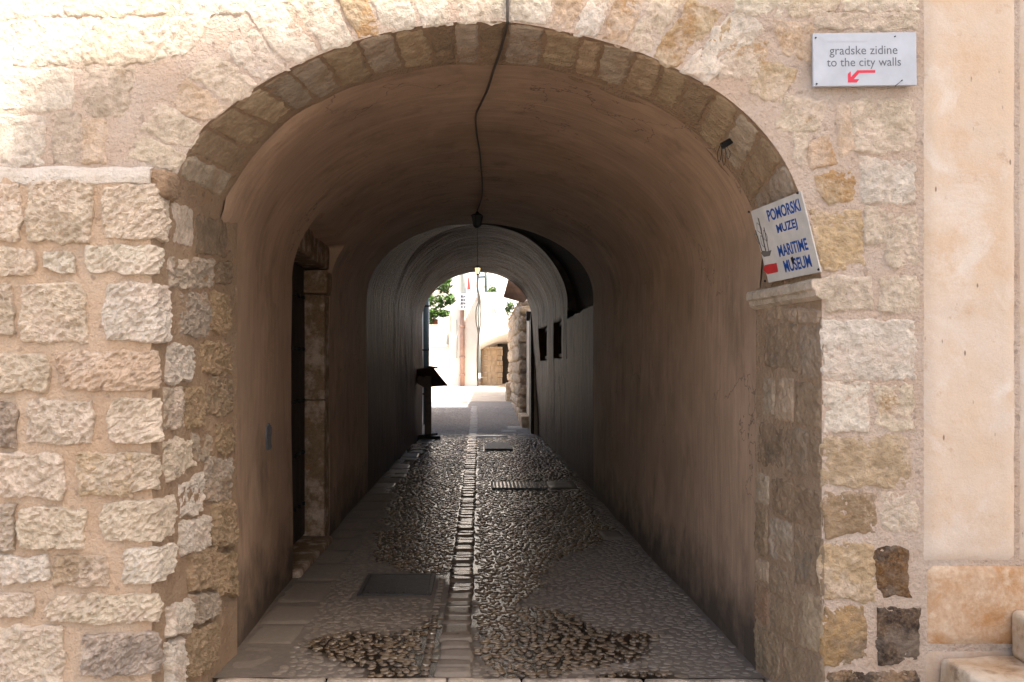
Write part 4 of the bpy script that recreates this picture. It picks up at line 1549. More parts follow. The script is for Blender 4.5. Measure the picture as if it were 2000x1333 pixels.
cover(-0.82, -0.32, 5.82, 6.42, "plain dark iron manhole cover in the dry paving near the mouth", False)
cover(0.15, 0.84, 10.75, 11.45, "slatted iron drain grate in the wet pebbles halfway along", True)
cover(0.09, 0.58, 14.9, 15.7, "small lifted iron lid in the wet paving near the far end", False, tilt=0.05, dz=0.02)
lid = slab_piece("stone_lid", 1.10, 1.32, 7.75, 8.15, 0.02, tint=0.2, wetk=0.15, amp=0.002)

# ------------------------------------------------------------------ signs
def text_mesh(name, body, mat, parent, M, width=None, height=None, bold=0.0, extr=0.0008, shear=0.0):
    """Flat lettering, fitted into width x height, lower left corner at the origin of M."""
    cu = bpy.data.curves.new(name, 'FONT')
    cu.body = body
    cu.size = 1.0
    cu.offset = bold
    cu.extrude = 0.0
    cu.shear = shear
    cu.resolution_u = 4
    tmp = bpy.data.objects.new("tmp", cu)
    S.collection.objects.link(tmp)
    dg = bpy.context.evaluated_depsgraph_get()
    me = bpy.data.meshes.new_from_object(tmp.evaluated_get(dg))
    bpy.data.objects.remove(tmp)
    bpy.data.curves.remove(cu)
    xs_ = [v.co.x for v in me.vertices]
    ys_ = [v.co.y for v in me.vertices]
    sx = width / (max(xs_) - min(xs_))
    sy = height / (max(ys_) - min(ys_)) if height else sx
    x0, y0 = min(xs_), min(ys_)
    for v in me.vertices:
        v.co = ((v.co.x - x0) * sx, (v.co.y - y0) * sy, extr)
    me.name = name
    me.materials.clear()
    me.materials.append(mat)
    for p in me.polygons: p.material_index = 0
    W_ = [M @ v.co for v in me.vertices]
    fs_ = [tuple(p.vertices) for p in me.polygons]
    bpy.data.meshes.remove(me)
    return mesh_obj(name, W_, fs_, mat, parent)


def flat(name, pts, mat, parent, M, z=0.001):
    W_ = [M @ Vector((x, y, z)) for x, y in pts]
    tr = tessellate_polygon([[Vector((x, y, 0)) for x, y in pts]])
    nrm = M.to_3x3() @ Vector((0, 0, 1))
    fs_ = []
    for a, b, c in tr:
        n_ = (W_[b] - W_[a]).cross(W_[c] - W_[a])
        fs_.append((a, b, c) if n_.dot(nrm) > 0 else (a, c, b))
    return mesh_obj(name, W_, fs_, mat, parent)


def frame_from(bl, br, tl, off=0.0):
    x = (br - bl).normalized()
    y = (tl - bl)
    y = (y - x * y.dot(x)).normalized()
    z = x.cross(y)
    M = Matrix((x, y, z)).transposed().to_4x4()
    M.translation = bl + z * off
    return M


def panel(name, M, w, h, th, mat, parent):
    v, f = box_geo((0, 0, -th), (w, h, 0))
    o = mesh_obj(name, [M @ Vector(p) for p in v], f, mat, parent)
    bm = bmesh.new()
    bm.from_mesh(o.data)
    bmesh.ops.bevel(bm, geom=bm.edges[:], offset=0.0018, segments=1, affect='EDGES')
    bm.to_mesh(o.data)
    bm.free()
    return o


def screw(parent, M, x, y, r, h=0.006, drip=None):
    V, Q = tube_geo([M @ Vector((x, y, 0)), M @ Vector((x, y, h))], [r, r * 0.7], 8)
    return mesh_obj("screw", V, Q, M_IRON, parent)


k = YF / F
bl, br, tl = at(1589, 169, YF - 0.035), at(1791, 166.5, YF - 0.035), at(1585, 65.5, YF - 0.035)
Mw = frame_from(bl, br, tl)
SW, SH = (br - bl).length, (tl - bl).length
cs = empty("city_walls_sign", bl, "pale grey metal sign pointing to the city walls with a red bent arrow", "sign")
panel("panel", Mw, SW, SH, 0.016, M_SIGN, cs)
u = SW / 1590.0                # the close-up of the sign is about 1590 wide


def sp(x, y):                  # close-up coordinates -> sign coordinates
    return ((x - 205) * u, (985 - y) * u)


def line(body, x0, x1, ytop, ybot, mat, bold=0.0, nm="lettering"):
    a = sp(x0, ybot)
    b = sp(x1, ytop)
    text_mesh(nm, body, mat, cs, Mw @ Matrix.Translation((a[0], a[1], 0)), b[0] - a[0], b[1] - a[1], bold)


line("gradske zidine", 455, 1500, 372, 548, M_LETTER)
line("to the city walls", 412, 1552, 556, 728, M_LETTER)
line("Društvo prijatelja dubrovačke starine", 420, 1035, 284, 322, M_PALEPRINT)
flat("arrow", [sp(*p) for p in [(733, 935), (733, 800), (778, 762), (778, 850), (880, 748), (1155, 748), (1155, 790), (908, 790), (822, 884), (908, 884), (868, 935)]], M_RED, cs, Mw)
flat("emblem", [sp(*p) for p in [(285, 235), (345, 238), (385, 270), (390, 320), (365, 352), (362, 300), (340, 268), (300, 255)]], M_PALEPRINT, cs, Mw)
for x, y, r in ((245, 240, 0.0036), (1463, 235, 0.0026), (250, 950, 0.0040), (1560, 915, 0.0028)):
    a = sp(x, y)
    screw(cs, Mw, a[0], a[1], r)
a, b = sp(1560, 915), sp(1455, 995)
mesh_obj("wire", *tube_geo([Mw @ Vector((a[0], a[1], 0.004)), Mw @ Vector(((a[0] + b[0]) / 2, (a[1] + b[1]) / 2, 0.006)), Mw @ Vector((b[0], b[1] - 0.002, 0.003))], [0.0008, 0.0012, 0.002], 6), M_IRON, cs)
a = sp(1350, 320)
flat("scratch", [(a[0] - 0.001, a[1] - 0.006), (a[0] + 0.002, a[1] - 0.005), (a[0] + 0.001, a[1] + 0.006), (a[0] - 0.0005, a[1] + 0.005)], M_PALEPRINT, cs, Mw)

# museum sign set slantwise under the arch
TLc, TRc, BRc, BLc = at(1463, 414, 4.17), at(1560, 375, YF - 0.035), at(1603, 532, YF - 0.035), at(1501, 553, 4.17)
Mm = frame_from(BLc, BRc, TLc)
MW, MH = (BRc - BLc).length, (TLc - BLc).length
ms = empty("museum_sign", BLc, "white enamel museum sign with blue capitals, a ship and a red arrow", "sign")
panel("panel", Mm, MW, MH, 0.006, M_SIGN2, ms)


def on_sign(px, py):
    n_ = Mm.to_3x3() @ Vector((0, 0, 1))
    p = on_plane(px, py, BLc, n_)
    q = Mm.inverted() @ p
    return (q.x, q.y)


def z8(x, y):                  # close-up of the museum sign -> photograph
    return (1450 + x / 5.553, 360 + y / 5.553)


def mline(body, p0, p1, p2):
    """p0 lower left, p1 lower right, p2 upper left (close-up)"""
    a, b, c = on_sign(*z8(*p0)), on_sign(*z8(*p1)), on_sign(*z8(*p2))
    w = b[0] - a[0]
    h = c[1] - a[1]
    yb = (a[1] + b[1]) / 2
    text_mesh("lettering", body, M_BLUE, ms, Mm @ Matrix.Translation((a[0], yb, 0)), w, h, 0.028)


mline("POMORSKI", (290, 415), (640, 280), (265, 290))
mline("MUZEJ", (392, 562), (610, 495), (368, 440))
mline("MARITIME", (405, 790), (722, 712), (385, 665))
mline("MUSEUM", (470, 960), (760, 895), (445, 830))
AR = [z8(*p) for p in [(235, 880), (250, 972), (222, 930)]]
flat("arrow", [on_sign(*z8(*p)) for p in [(228, 930), (246, 878), (372, 855), (390, 952), (275, 978)]], M_RED2, ms, Mm)
# ship print: hull, masts, sails
SH_ = lambda L: [on_sign(*z8(*p)) for p in L]
flat("ship_hull", SH_([(200, 745), (235, 790), (300, 778), (318, 715), (270, 728), (225, 722)]), M_SHIPPRINT, ms, Mm)
for L in ([(165, 360), (182, 372), (262, 725), (250, 728)], [(140, 500), (150, 498), (222, 735), (212, 738)], [(232, 470), (240, 468), (292, 725), (284, 728)]):
    flat("ship_mast", SH_(L), M_SHIPPRINT, ms, Mm, 0.0012)
for L in ([(160, 420), (205, 470), (215, 540), (165, 500)], [(135, 540), (168, 560), (190, 650), (150, 590)], [(232, 500), (268, 560), (272, 620), (240, 590)], [(200, 560), (232, 590), (240, 680), (212, 650)]):
    L2 = SH_(L)
    ctr = (sum(p[0] for p in L2) / 4, sum(p[1] for p in L2) / 4)
    ring = L2 + [L2[0]]
    for a, b in zip(ring, ring[1:]):
        d = Vector((b[0] - a[0], b[1] - a[1]))
        n_ = Vector((-d.y, d.x)).normalized() * 0.0035
        flat("ship_sail", [a, b, (b[0] + n_.x, b[1] + n_.y), (a[0] + n_.x, a[1] + n_.y)], M_SHIPPRINT, ms, Mm, 0.0014)
blot = SH_([(525, 800), (548, 782), (560, 815), (562, 870), (548, 860), (535, 835)])
flat("rust_spot", blot, M_IRON, ms, Mm, 0.0018)
for px, py in ((75, 300), (603, 95), (830, 925), (250, 1050)):
    a = on_sign(*z8(px, py))
    screw(ms, Mm, a[0], a[1], 0.006, 0.006)

# wire tuft on the underside of the arch
hk = at(1418, 281, 4.06)
hook = empty("wall_anchor", hk, "rusty bolt with loose hanging wire loops under the arch", "anchor")
V, Q = tube_geo([hk + Vector((0.05, 0, 0.03)), hk + Vector((-0.02, 0, -0.012))], [0.013, 0.016], 8)
mesh_obj("bolt", V, Q, M_IRON, hook)
for dx, L, sw in ((-0.016, 0.075, -0.006), (-0.004, 0.09, 0.004), (0.008, 0.06, 0.012)):
    b0 = hk + Vector((dx - 0.015, -0.008, -0.014))
    pts = smoothcurve([b0, b0 + Vector((sw - 0.006, 0, -L * 0.5)), b0 + Vector((sw + 0.002, 0, -L)), b0 + Vector((sw + 0.012, 0, -L * 0.55)), b0 + Vector((0.008, 0, 0))], 4)
    tube("wire", pts, 0.0013, M_IRON, hook, 5)

# ------------------------------------------------------------------ cable and lanterns
def crown(px, py):
    """point of the vault's crown seen at px, py, just below the plaster"""
    Y = 5.0
    for _ in range(30):
        zt = interp(ZT, Y) - 0.03
        Y = (zt - EYE) * F / (CY - py)
    return Vector(((px - CX) * Y / F, Y, zt))


cab = [at(990, -200, YF - 0.03), at(990, -60, YF - 0.025), at(991, 0, YF - 0.025), at(991, 38, YF - 0.025), at(990, 50, YF + 0.02), at(977, 95, 4.08) + Vector((0, 0, -0.012)), at(963, 140, 4.42), at(951, 178, 4.75), at(938, 205, 5.0), crown(929, 228), crown(931, 262), crown(937, 300), crown(940, 335), crown(942, 365), crown(941, 385), crown(936, 402), crown(932, 412)]
cb = tube("electric_cable", smoothcurve(cab, 5), 0.0065, M_CABLE, n=7)
tag(cb, "dark cable hanging from the wall and running along the vault to the first lantern", "cable")


def lantern(top, w, h, label, glass, group, chain):
    c = empty("lantern", top, label, "lantern", group)
    x, y, z = top
    z0 = z - chain
    tube("chain", [(x, y, z), (x, y, z0 + 0.01)], 0.0035, M_IRON, c, 6)

    def hexring(r, zz, n=6):
        return [Vector((x + r * math.cos(math.pi * 2 * i / n + 0.3), y + r * math.sin(math.pi * 2 * i / n + 0.3), zz)) for i in range(n)]

    def rings(nm, L, mat):
        V = []
        for r, zz in L: V += hexring(r, zz)
        Q = []
        for j in range(len(L) - 1):
            for i in range(6):
                Q.append((j * 6 + i, j * 6 + (i + 1) % 6, (j + 1) * 6 + (i + 1) % 6, (j + 1) * 6 + i))
        Q.append(tuple(range(5, -1, -1)))
        Q.append(tuple((len(L) - 1) * 6 + i for i in range(6)))
        o = mesh_obj(nm, V, Q, mat, c)
        bm = bmesh.new()
        bm.from_mesh(o.data)
        bmesh.ops.recalc_face_normals(bm, faces=bm.faces[:])
        bm.to_mesh(o.data)
        bm.free()
        return o
    rings("hood", [(w * 0.10, z0), (w * 0.16, z0 - h * 0.08), (w * 0.5, z0 - h * 0.22), (w * 0.56, z0 - h * 0.26), (w * 0.50, z0 - h * 0.28)], M_IRON)
    rings("glass", [(w * 0.44, z0 - h * 0.281), (w * 0.27, z0 - h * 0.86)], glass)
    rings("base", [(w * 0.30, z0 - h * 0.861), (w * 0.30, z0 - h * 0.91), (w * 0.12, z0 - h)], M_IRON)
    tops, bots = hexring(w * 0.46, z0 - h * 0.28), hexring(w * 0.29, z0 - h * 0.865)
    for a, b in zip(tops, bots):
        tube("bar", [a, b], 0.005, M_IRON, c, 5)
    return c


c1 = crown(932, 416)
lantern(Vector((c1.x, 9.35, interp(ZT, 9.35) - 0.01)), 0.13, 0.18, "dark unlit iron lantern hanging at the crown of the vault", M_GLASS, "lanterns of the passage", 0.015)
lt = Vector((at(933, 0, 13.35).x, 13.35, 3.735))
lantern(lt, 0.105, 0.15, "small lantern with a yellow glow on a long rod at the far end", M_GLOW, "lanterns of the passage", 0.60)

# ------------------------------------------------------------------ menu stand at the far end
Yl = 16.9
bz = gz(Yl)
st_ = empty("menu_stand", (at(836, 0, Yl).x, Yl, bz), "dark brown wooden menu stand with a slanted desk at the tunnel end", "stand")
xp = st_.location.x
box("post", (xp - 0.065, Yl - 0.05, bz + 0.05), (xp + 0.065, Yl + 0.05, bz + 1.22), M_WOOD, st_, 0.008)
box("foot", (xp - 0.26, Yl - 0.06, bz), (xp + 0.24, Yl + 0.06, bz + 0.055), M_DARKWOOD, st_, 0.008, rot=Matrix.Rotation(R(6), 3, 'Z'))
box("foot", (xp - 0.06, Yl - 0.30, bz + 0.056), (xp + 0.06, Yl + 0.30, bz + 0.10), M_DARKWOOD, st_, 0.008, rot=Matrix.Rotation(R(-24), 3, 'Z'))
Hd = [at(806, 724, Yl - 0.14), at(846, 719, Yl - 0.10), at(874, 754, Yl + 0.22), at(826, 757, Yl + 0.20)]
Hn = (Hd[1] - Hd[0]).cross(Hd[3] - Hd[0]).normalized() * 0.03
Hq = Hd + [p + (Hn if Hn.y > 0 else -Hn) for p in Hd]
mesh_obj("desk", Hq, [(0, 3, 2, 1), (4, 5, 6, 7), (0, 1, 5, 4), (1, 2, 6, 5), (2, 3, 7, 6), (3, 0, 4, 7)], M_WOOD, st_)
box("side_board", (xp - 0.30, Yl - 0.02, bz + 1.04), (xp + 0.06, Yl + 0.02, bz + 1.20), M_WOOD, st_, 0.006, rot=Matrix.Rotation(R(30), 3, 'Y'))
box("lamp_rail", (xp - 0.08, Yl + 0.22, bz + 1.38), (xp + 0.18, Yl + 0.28, bz + 1.42), M_GREEN, st_, 0.012, rot=Matrix.Rotation(R(8), 3, 'Y'))
yb = mesh_obj("folded_menu", [(xp - 0.30, Yl + 0.02, bz + 1.31), (xp - 0.20, Yl + 0.02, bz + 1.31), (xp - 0.225, Yl + 0.05, bz + 1.44), (xp - 0.285, Yl + 0.05, bz + 1.44), (xp - 0.30, Yl + 0.10, bz + 1.31), (xp - 0.20, Yl + 0.10, bz + 1.31)], [(0, 1, 2, 3), (4, 3, 2, 5), (0, 3, 4), (1, 5, 2)], M_YELLOW)
tag(yb, "small yellow folded card propped at the edge of the menu stand", "card")

# ------------------------------------------------------------------ the lane beyond
# left street wall, drain pipe and door
lw = empty("lane_wall", (-1.5, 20, 0.2), "whitish house wall with a dark door edge just beyond the tunnel, on the vine's side", "wall")
multi_box("wall", [((-4.5, 18.02, 0), (-1.29, 22.5, 3.3))], M_WHITEWALL, lw)
box("door_post", (-1.288, 18.1, gz(18.1)), (-1.22, 18.5, 2.7), M_WOOD, lw, 0.01)
gp = empty("drain_pipe", (-1.22, 19.8, gz(19.8)), "dark teal drainpipe standing on the wall behind the menu stand", "pipe")
tube("pipe", [(-1.21, 19.8, gz(19.8) + 0.02), (-1.21, 19.8, 3.6)], 0.065, M_GREEN, gp, 10)
for z in (1.0, 2.0, 3.0):
    tube("bracket", [(-1.29, 19.8, z), (-1.21, 19.8, z)], 0.02, M_IRON, gp, 6)
    tube("clamp", [(-1.21, 19.8, z - 0.02), (-1.21, 19.8, z + 0.02)], 0.074, M_IRON, gp, 10)

# right: dark door at the tunnel's end, step, rubble pier
dx = 1.085
dd = empty("lane_door", (dx + 0.05, 18.6, gz(18.6)), "narrow dark wooden door leaf at the far end of the right wall", "door")
box("leaf", (dx - 0.005, 18.15, gz(18.2) + 0.02), (dx + 0.05, 18.9, 2.62), M_DARKWOOD, dd, 0.008)
box("frame", (dx - 0.015, 18.03, gz(18.2)), (dx + 0.06, 18.145, 2.72), M_DARKWOOD, dd, 0.008)
box("corbel", (dx - 0.06, 18.92, 2.62), (dx + 0.06, 19.12, 2.82), M_DARKWOOD, dd, 0.02)
rw = multi_box("side_wall", [((dx + 0.052, 18.02, 0), (4.6, 21.0, 2.9))], M_STREETSTONE)
rw.name = "garden_wall"
tag(rw, "low grey stone wall behind the dark door leaf of the lane", "wall")
stp = rough_block("door_step", (0.93, 19.2, 0.1), (dx + 0.05, 20.95, 0.52), M_STEP, amp=0.012, n=8)
tag(stp, "pale stone doorstep at the foot of the rubble pier in the lane", "step")

rp = empty("rubble_wall", (1.5, 21, 0.3), "sunlit rubble stone wall end with big weathered blocks in the lane", "wall")
YB = 21.0
xb = 0.985
box("core", (xb + 0.05, YB + 0.05, 0), (4.6, 28.5, 3.18), M_MORTAR, rp)
z = gz(YB) - 0.1
rows = []
while z < 3.2:
    h = random.uniform(0.24, 0.42)
    x = xb
    while x < 1.75:
        w = random.uniform(0.24, 0.5)
        rough_block("stone", (x, YB - 0.03, z), (x + w - 0.02, YB + 0.10, min(z + h - random.uniform(0.015, 0.06), 3.25)), M_STONE, rp, 0.06, 4, 0.05, col(random.choice([BROWN, GREY, TAN, hexc(150, 134, 118)]), 0.2, 0.15))  # front stones browner: shade put into their colour
        x += w
    y = YB + 0.12
    while y < 28.4:
        w = random.uniform(0.3, 0.6)
        rough_block("stone", (xb - 0.03, y, z + (y - YB) * 0.0), (xb + 0.08, y + w - 0.025, min(z + h - random.uniform(0.015, 0.06), 3.25)), M_STONE, rp, 0.06, 4, 0.05, col(random.choice([CREAM, TAN, ROSE, CREAM]), 0.35, 0.12))  # side stones paler: sunlight put into their colour
        y += w
    z += h
tag(box("kerb_block", (0.80, 26.2, gz(26.2) - 0.02), (0.975, 26.75, gz(26.2) + 0.55), M_STEP, None, 0.05), "rounded pale guard stone at the far corner of the rubble wall", "guard stone")

# hanging brown board on the end wall
bd = empty("hanging_board", at(1005, 570, 18.4), "tilted brown wooden board hanging at the tunnel mouth over the lane", "board")
Bq = [at(992, 548, 18.45), at(1040, 575, 18.45), at(1022, 592, 18.3), at(983, 581, 18.3)]
Bb = [p + Vector((0.02, 0.10, 0.05)) for p in Bq]
o = mesh_obj("board", Bq + Bb, [(0, 3, 2, 1), (4, 5, 6, 7), (0, 1, 5, 4), (1, 2, 6, 5), (2, 3, 7, 6), (3, 0, 4, 7)], M_RUSTWOOD, bd)
for p in (Bq[0], Bq[1]):
    tube("hanger", [p + Vector((0.02, 0.05, 0.02)), p + Vector((0.03, 0.05, 0.25))], 0.012, M_IRON, bd, 6)

# far white house facing the lane, with windows, shutters and a quoin
def far_house(name, x0, x1, y, z1, label, wins, mat=M_WHITEWALL, depth=5.0, cat="house"):
    h = empty(name, ((x0 + x1) / 2, y, gz(y)), label, cat)
    box("wall", (x0, y, -0.2), (x1, y + depth, z1), mat, h)
    for (wx, wz, ww, wh) in wins:
        w_ = empty("window", Vector((0, 0, 0)))
        w_.parent = h
        w_.location = Vector((wx, y, wz)) - h.location
        multi_box("frame", [((wx - ww / 2 - .08, y - 0.05, wz), (wx - ww / 2, y - 0.004, wz + wh)), ((wx + ww / 2, y - 0.05, wz), (wx + ww / 2 + .08, y - 0.004, wz + wh)), ((wx - ww / 2 - .08, y - 0.05, wz + wh + .001), (wx + ww / 2 + .08, y - 0.004, wz + wh + .1)), ((wx - ww / 2 - .1, y - 0.09, wz - .09), (wx + ww / 2 + .1, y - 0.004, wz - .001))], M_STREETSTONE, w_)
        box("shutter", (wx - ww / 2 + .005, y - 0.035, wz + .005), (wx - .006, y - 0.006, wz + wh - .005), M_SHUTTER, w_)
        box("shutter", (wx + .006, y - 0.035, wz + .005), (wx + ww / 2 - .005, y - 0.006, wz + wh - .005), M_SHUTTER, w_)
    box("roof", (x0 - 0.2, y - 0.35, z1), (x1 + 0.2, y + depth, z1 + 0.25), M_ROOFTILE, h)
    return h


far_house("white_house", -8.0, -0.08, 33.0, 10.0, "sunlit white stone house closing the lane, behind the red pipe", [(-1.45, 2.55, 0.55, 1.1), (-1.5, 4.6, 0.6, 1.2), (-3.4, 2.5, 0.9, 1.4)])
far_house("white_house", 0.2, 7.0, 36.0, 11.0, "white house standing furthest back beyond the terrace plant", [(1.5, 5.6, 0.8, 1.3)])
# tall terrace wall with a skew archway
Yt = 31.5
tw = empty("terrace_wall", (1.6, Yt, 0.9), "white terrace wall with a low skew archway and round stone pier", "wall")
zt_, za0, za1 = at(0, 575, Yt).z, at(0, 672, Yt).z, at(0, 655, Yt).z
xa0, xa1 = at(937, 0, Yt).x, at(996, 0, Yt).x
arc = []
for kx in range(11):
    tt = kx / 10
    arc.append((xa0 + (1.35 - xa0) * tt, za0 + (za1 + 0.1 - za0) * math.sin(tt * math.pi / 2)))
V, Q = [], []
for (x, z) in arc:
    V += [(x, Yt, z), (x, Yt, zt_), (x + 0.05, Yt + 3.2, z - 0.25), (x, Yt + 3.2, zt_)]
for i in range(10):
    a = i * 4
    Q += [(a, a + 4, a + 5, a + 1), (a, a + 2, a + 6, a + 4), (a + 1, a + 5, a + 7, a + 3), (a + 2, a + 3, a + 7, a + 6)]
mesh_obj("arch_wall", V, Q, M_WHITEWALL, tw)
multi_box("wall", [((1.355, Yt, 0.2), (7, Yt + 1.6, zt_ - 0.001)), ((xa0 - 0.12, Yt - 0.02, zt_), (7.1, Yt + 3.3, zt_ + 0.07))], M_WHITEWALL, tw)
M_COURSE = simple("warm stone courses", hexc(186, 164, 138), 0.9, var=0.2, scale=7, bump=0.02)
n = 14
zc = 0.6
while zc < za0 - 0.1:
    hc = random.uniform(0.17, 0.27)
    th0 = math.pi * 0.9
    while th0 < math.pi * 1.9:
        dth = random.uniform(0.35, 0.6)
        r0_ = 0.42 + random.uniform(-0.012, 0.012)
        V = []
        for z in (zc, min(zc + hc - 0.012, za0 - 0.05)):
            for rad in (r0_ - 0.10, r0_):
                for i in range(5):
                    th = th0 + (dth - 0.025) * i / 4
                    V.append((xa0 + 0.46 + rad * math.cos(th), Yt + 2.3 + rad * math.sin(th), z))
        Q = []
        for i in range(4):
            Q += [(5 + i, 6 + i, 16 + i, 15 + i), (i, 5 + i, 6 + i, i + 1)[::-1], (10 + i, 15 + i, 16 + i, 11 + i)]
        Q += [(0, 10, 15, 5), (4, 9, 19, 14)]
        mesh_obj("pier_stone", V, Q, M_COURSE, tw)
        th0 += dth
    zc += hc
box("back_wall", (xa0 + 0.3, Yt + 3.1, 0.6), (1.4, Yt + 3.15, za1), M_STREETSTONE, tw)
box("dark_door", (0.72, Yt + 2.7, 0.85), (1.2, Yt + 2.8, 2.6), M_DARKWOOD, tw)

# red drainpipe with white vent box, on the white house
Yp = 32.9
pp = empty("red_pipe", at(903, 757, Yp), "tall reddish downpipe running down the white house", "pipe")
tube("pipe", [at(903, 768, Yp), at(903, 600, Yp)], 0.09, M_TERRA, pp, 10)
tube("upper_pipe", [at(906, 573, Yp), at(906, 470, Yp)], 0.10, M_SHUTTER, pp, 8)
for y in (640, 700, 735):
    tube("clamp", [at(903, y, Yp), at(903, y - 4, Yp)], 0.11, M_TERRA, pp, 10)
ac = empty("air_vent_box", at(904, 590, Yp - 0.3), "white ventilation box with a dark two by four grid above the red pipe", "vent box")
a, b = at(897, 605, Yp - 0.55), at(913, 574, Yp - 0.55)
box("case", (a.x, Yp - 0.5, a.z), (b.x, Yp - 0.15, b.z), M_WHITE, ac, 0.015)
for r_ in range(4):
    for q_ in range(2):
        cx_ = a.x + (b.x - a.x) * (0.30 + 0.36 * q_)
        cz_ = a.z + (b.z - a.z) * (0.17 + 0.22 * r_)
        box("louvre", (cx_ - 0.045, Yp - 0.51, cz_ - 0.045), (cx_ + 0.045, Yp - 0.498, cz_ + 0.045), M_LETTER, ac)
fl = mesh_obj("red_cloth", [at(914, 543, 32), at(917, 543, 32), at(919, 566, 32), at(912, 567, 32), at(914, 543, 32.05), at(917, 543, 32.05), at(919, 566, 32.06), at(912, 567, 32.06)], [(0, 3, 2, 1), (4, 5, 6, 7), (0, 1, 5, 4), (1, 2, 6, 5), (2, 3, 7, 6), (3, 0, 4, 7)], M_RUSTRED)
tag(fl, "narrow red cloth hanging outside the white house", "cloth")
# bundle of cables on the corner
cbl = empty("cable_bundle", at(935, 757, 31.3), "bundle of loose dark cables running down the terrace wall corner", "cable")
for off in (0, 1, 2):
    pts = [at(934 + off * 1.2, 520, 31.3), at(931 + off, 560, 31.3), at(935 + off * 1.5, 585, 31.3), at(930 + off * 4, 606, 31.3), at(930 + off * 4.5, 630, 31.3), at(934 + off, 652, 31.3), at(932 + off, 690, 31.3), at(932 + off * 0.7, 722, 31.3), at(933, 755, 31.3)]
    tube("cable", smoothcurve(pts, 4), 0.022, M_CABLE, cbl, 6)
for x0_, y0_, y1_ in ((877, 660, 758), (892, 625, 700)):
    c_ = tube("wall_cable", smoothcurve([at(x0_, y0_, 32.9), at(x0_ + 1, (y0_ + y1_) / 2, 32.9), at(x0_, y1_, 32.9)], 3), 0.02, M_SHUTTER, n=6)
    tag(c_, "thin grey cable down the sunlit white house, %s" % ("long, nearest the vine" if x0_ == 877 else "short, close to the red pipe"), "cable", "cables on the white house")
br_ = empty("lamp_bracket", at(950, 560, 31.4), "tall dark post with a thin side arm above the terrace wall", "lamp post")
tube("post", [at(949, 577, 31.6), at(948.5, 520, 31.6)], 0.05, M_GREEN, br_, 8)
tube("arm", [at(949, 541, 31.6), at(932, 542, 31.6)], 0.03, M_IRON, br_, 6)
# wall lantern on the terrace wall
wl = empty("wall_lantern", at(972, 600, Yt - 0.3), "pale glass lantern fixed on the white terrace wall", "lantern")
Yq = Yt - 0.28
P4 = [at(964.5, 594, Yq), at(979.5, 594, Yq), at(976, 611, Yq), at(968.5, 611, Yq)]
for a, b in zip(P4, P4[1:] + P4[:1]):
    tube("bar", [a, b], 0.014, M_SHUTTER, wl, 5)
V = P4 + [p + Vector((0, 0.18, 0)) for p in P4]
mesh_obj("glass", V, [(0, 3, 2, 1), (4, 5, 6, 7), (0, 1, 5, 4), (1, 2, 6, 5), (2, 3, 7, 6), (3, 0, 4, 7)], M_CLEAR, wl)
tube("arm", [at(972, 592, Yq) + Vector((0, 0.09, 0)), at(972, 585, Yt - 0.02)], 0.02, M_SHUTTER, wl, 6)


# foliage
def leaves(name, blobs, n, size, mat, parent, seed):
    rg = random.Random(seed)
    V, Q = [], []
    for _ in range(n):
        c, r = rg.choice(blobs)
        d = Vector((rg.gauss(0, 1), rg.gauss(0, 1), rg.gauss(0, 1)))
        d.normalize()
        p = Vector(c) + Vector((d.x * r[0], d.y * r[1], d.z * r[2])) * (rg.random() ** 0.45)
        s = size * rg.uniform(0.6, 1.4)
        ax = Vector((rg.uniform(-1, 1), rg.uniform(-1, 1), rg.uniform(-0.8, 0.4))).normalized()
        ay = ax.cross(Vector((rg.uniform(-.5, .5), rg.uniform(-.5, .5), 1))).normalized()
        az = ax.cross(ay)
        k = len(V)
        V += [p - ax * s * 0.5, p + ay * s * 0.32 + az * s * 0.06, p + ax * s * 0.55, p - ay * s * 0.32 + az * s * 0.06]
        Q += [(k, k + 1, k + 2), (k, k + 2, k + 3)]
    return mesh_obj(name, V, Q, mat, parent)


vn = empty("climbing_vine", at(835, 600, 23.6), "leafy green vine hanging over the lane from the left house", "vine")
bl_ = []
for px, py, rx, rz in ((842, 556, .16, .15), (868, 560, .22, .20), (835, 585, .2, .2), (860, 590, .28, .20), (880, 585, .14, .14), (845, 612, .2, .16), (838, 626, .12, .10), (866, 612, .18, .10), (872, 545, .16, .12), (850, 540, .25, .15), (820, 560, .3, .4)):
    bl_.append((at(px, py, 23.6), (rx, 0.28, rz)))
leaves("crown", bl_, 3600, 0.10, M_LEAF, vn, 3)
tubes("stem", [(smoothcurve([at(815, 640, 23.6), at(832, 590, 23.6), at(855, 565, 23.6), at(882, 580, 23.6)], 4), 0.018), (smoothcurve([at(832, 600, 23.6), at(850, 600, 23.7), at(870, 612, 23.6)], 4), 0.012), (smoothcurve([at(855, 566, 23.6), at(870, 545, 23.6), at(880, 520, 23.6)], 4), 0.012)], M_STEM, vn)
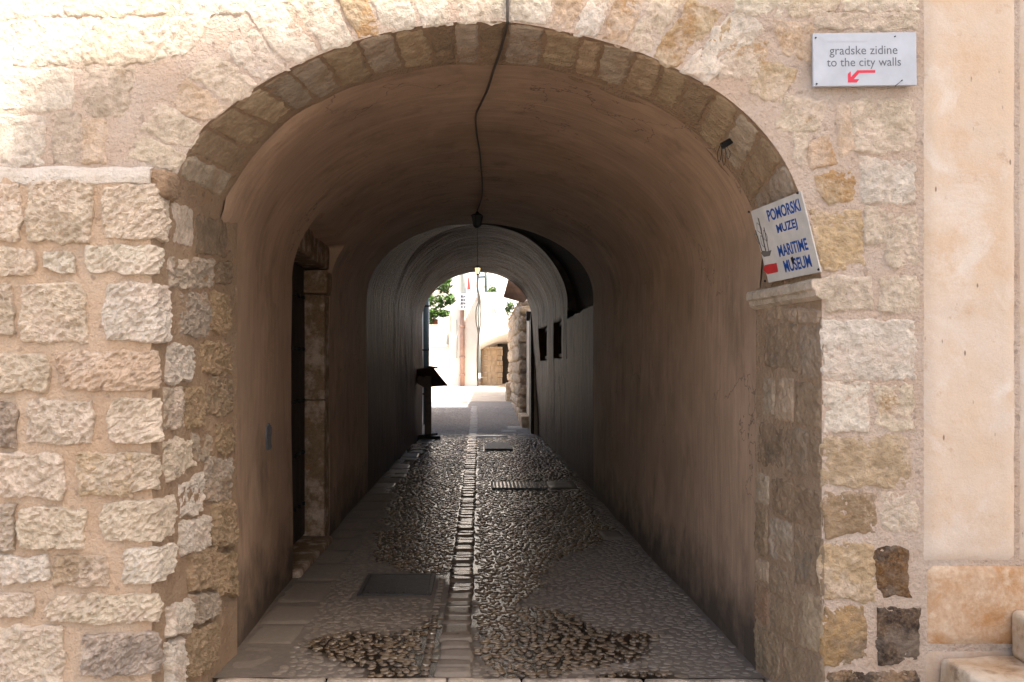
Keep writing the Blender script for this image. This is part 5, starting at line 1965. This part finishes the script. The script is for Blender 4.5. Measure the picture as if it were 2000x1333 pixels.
fp_ = box("flower_pot", tuple(at(838, 634, 23.8) - Vector((0, 0.12, 0))), tuple(at(855, 624, 23.8) + Vector((0, 0.12, 0))), M_POT, None, 0.02)
tag(fp_, "orange terracotta trough under the hanging vine", "planter")
pl = empty("terrace_plant", at(957, 578, 32.2), "small light green shrub growing on top of the terrace wall", "shrub")
leaves("crown", [(at(957, 567, 32.2), (0.24, 0.25, 0.22)), (at(963, 570, 32.2), (0.15, 0.2, 0.18))], 260, 0.12, M_LEAF, pl, 5)
tubes("stem", [([at(957, 580, 32.2), at(957, 566, 32.2)], 0.03)], M_STEM, pl)
pl = empty("wall_plant", at(1000, 603, 24), "green weed hanging over the top of the rubble wall", "plant")
leaves("crown", [(at(997, 596, 24), (0.16, 0.2, 0.13)), (at(993, 606, 24), (0.10, 0.15, 0.14))], 240, 0.08, M_LEAF, pl, 9)
tubes("stem", [([at(1004, 604, 24), at(996, 598, 24)], 0.015)], M_STEM, pl)

# ------------------------------------------------------------------ the street behind the camera (it shades the wall)
hx = empty("house_across", (6, -6, 0), "tall pale house across the street", "house")
t_e = math.tan(SUN_EL) / math.cos(SUN_AZ)


def shadow_src(px, py, Yo, Yw=YF):
    """spot at distance Yo whose shadow falls on the wall at px, py"""
    p = at(px, py, Yw)
    L = (Yw - Yo) / (-sun_dir.y)
    return p + sun_dir * L


Yo = -7.5
pA = shadow_src(75, 330, Yo)
EAVE = [shadow_src(x, y, Yo) for x, y in ((75, 125), (450, 66), (700, 18), (990, -20), (1500, -60))]
# main block with a gently sloping eave, a lower wing on its left
V = [(pA.x, Yo, -0.2)] + [(p.x, Yo, p.z) for p in EAVE] + [(16, Yo, EAVE[-1].z + 0.2), (16, Yo, -0.2)]
V2 = [(x, Yo - 7, z) for x, y, z in V]
nv_ = len(V)
mesh_obj("wall", V + V2, [tuple(range(nv_ - 1, -1, -1)), tuple(range(nv_, 2 * nv_))] + [(i, (i + 1) % nv_, nv_ + (i + 1) % nv_, nv_ + i) for i in range(nv_)], M_WHITEWALL, hx)
box("wing", (pA.x - 2.4, Yo - 6, -0.2), (pA.x - 0.003, Yo, pA.z), M_WHITEWALL, hx)
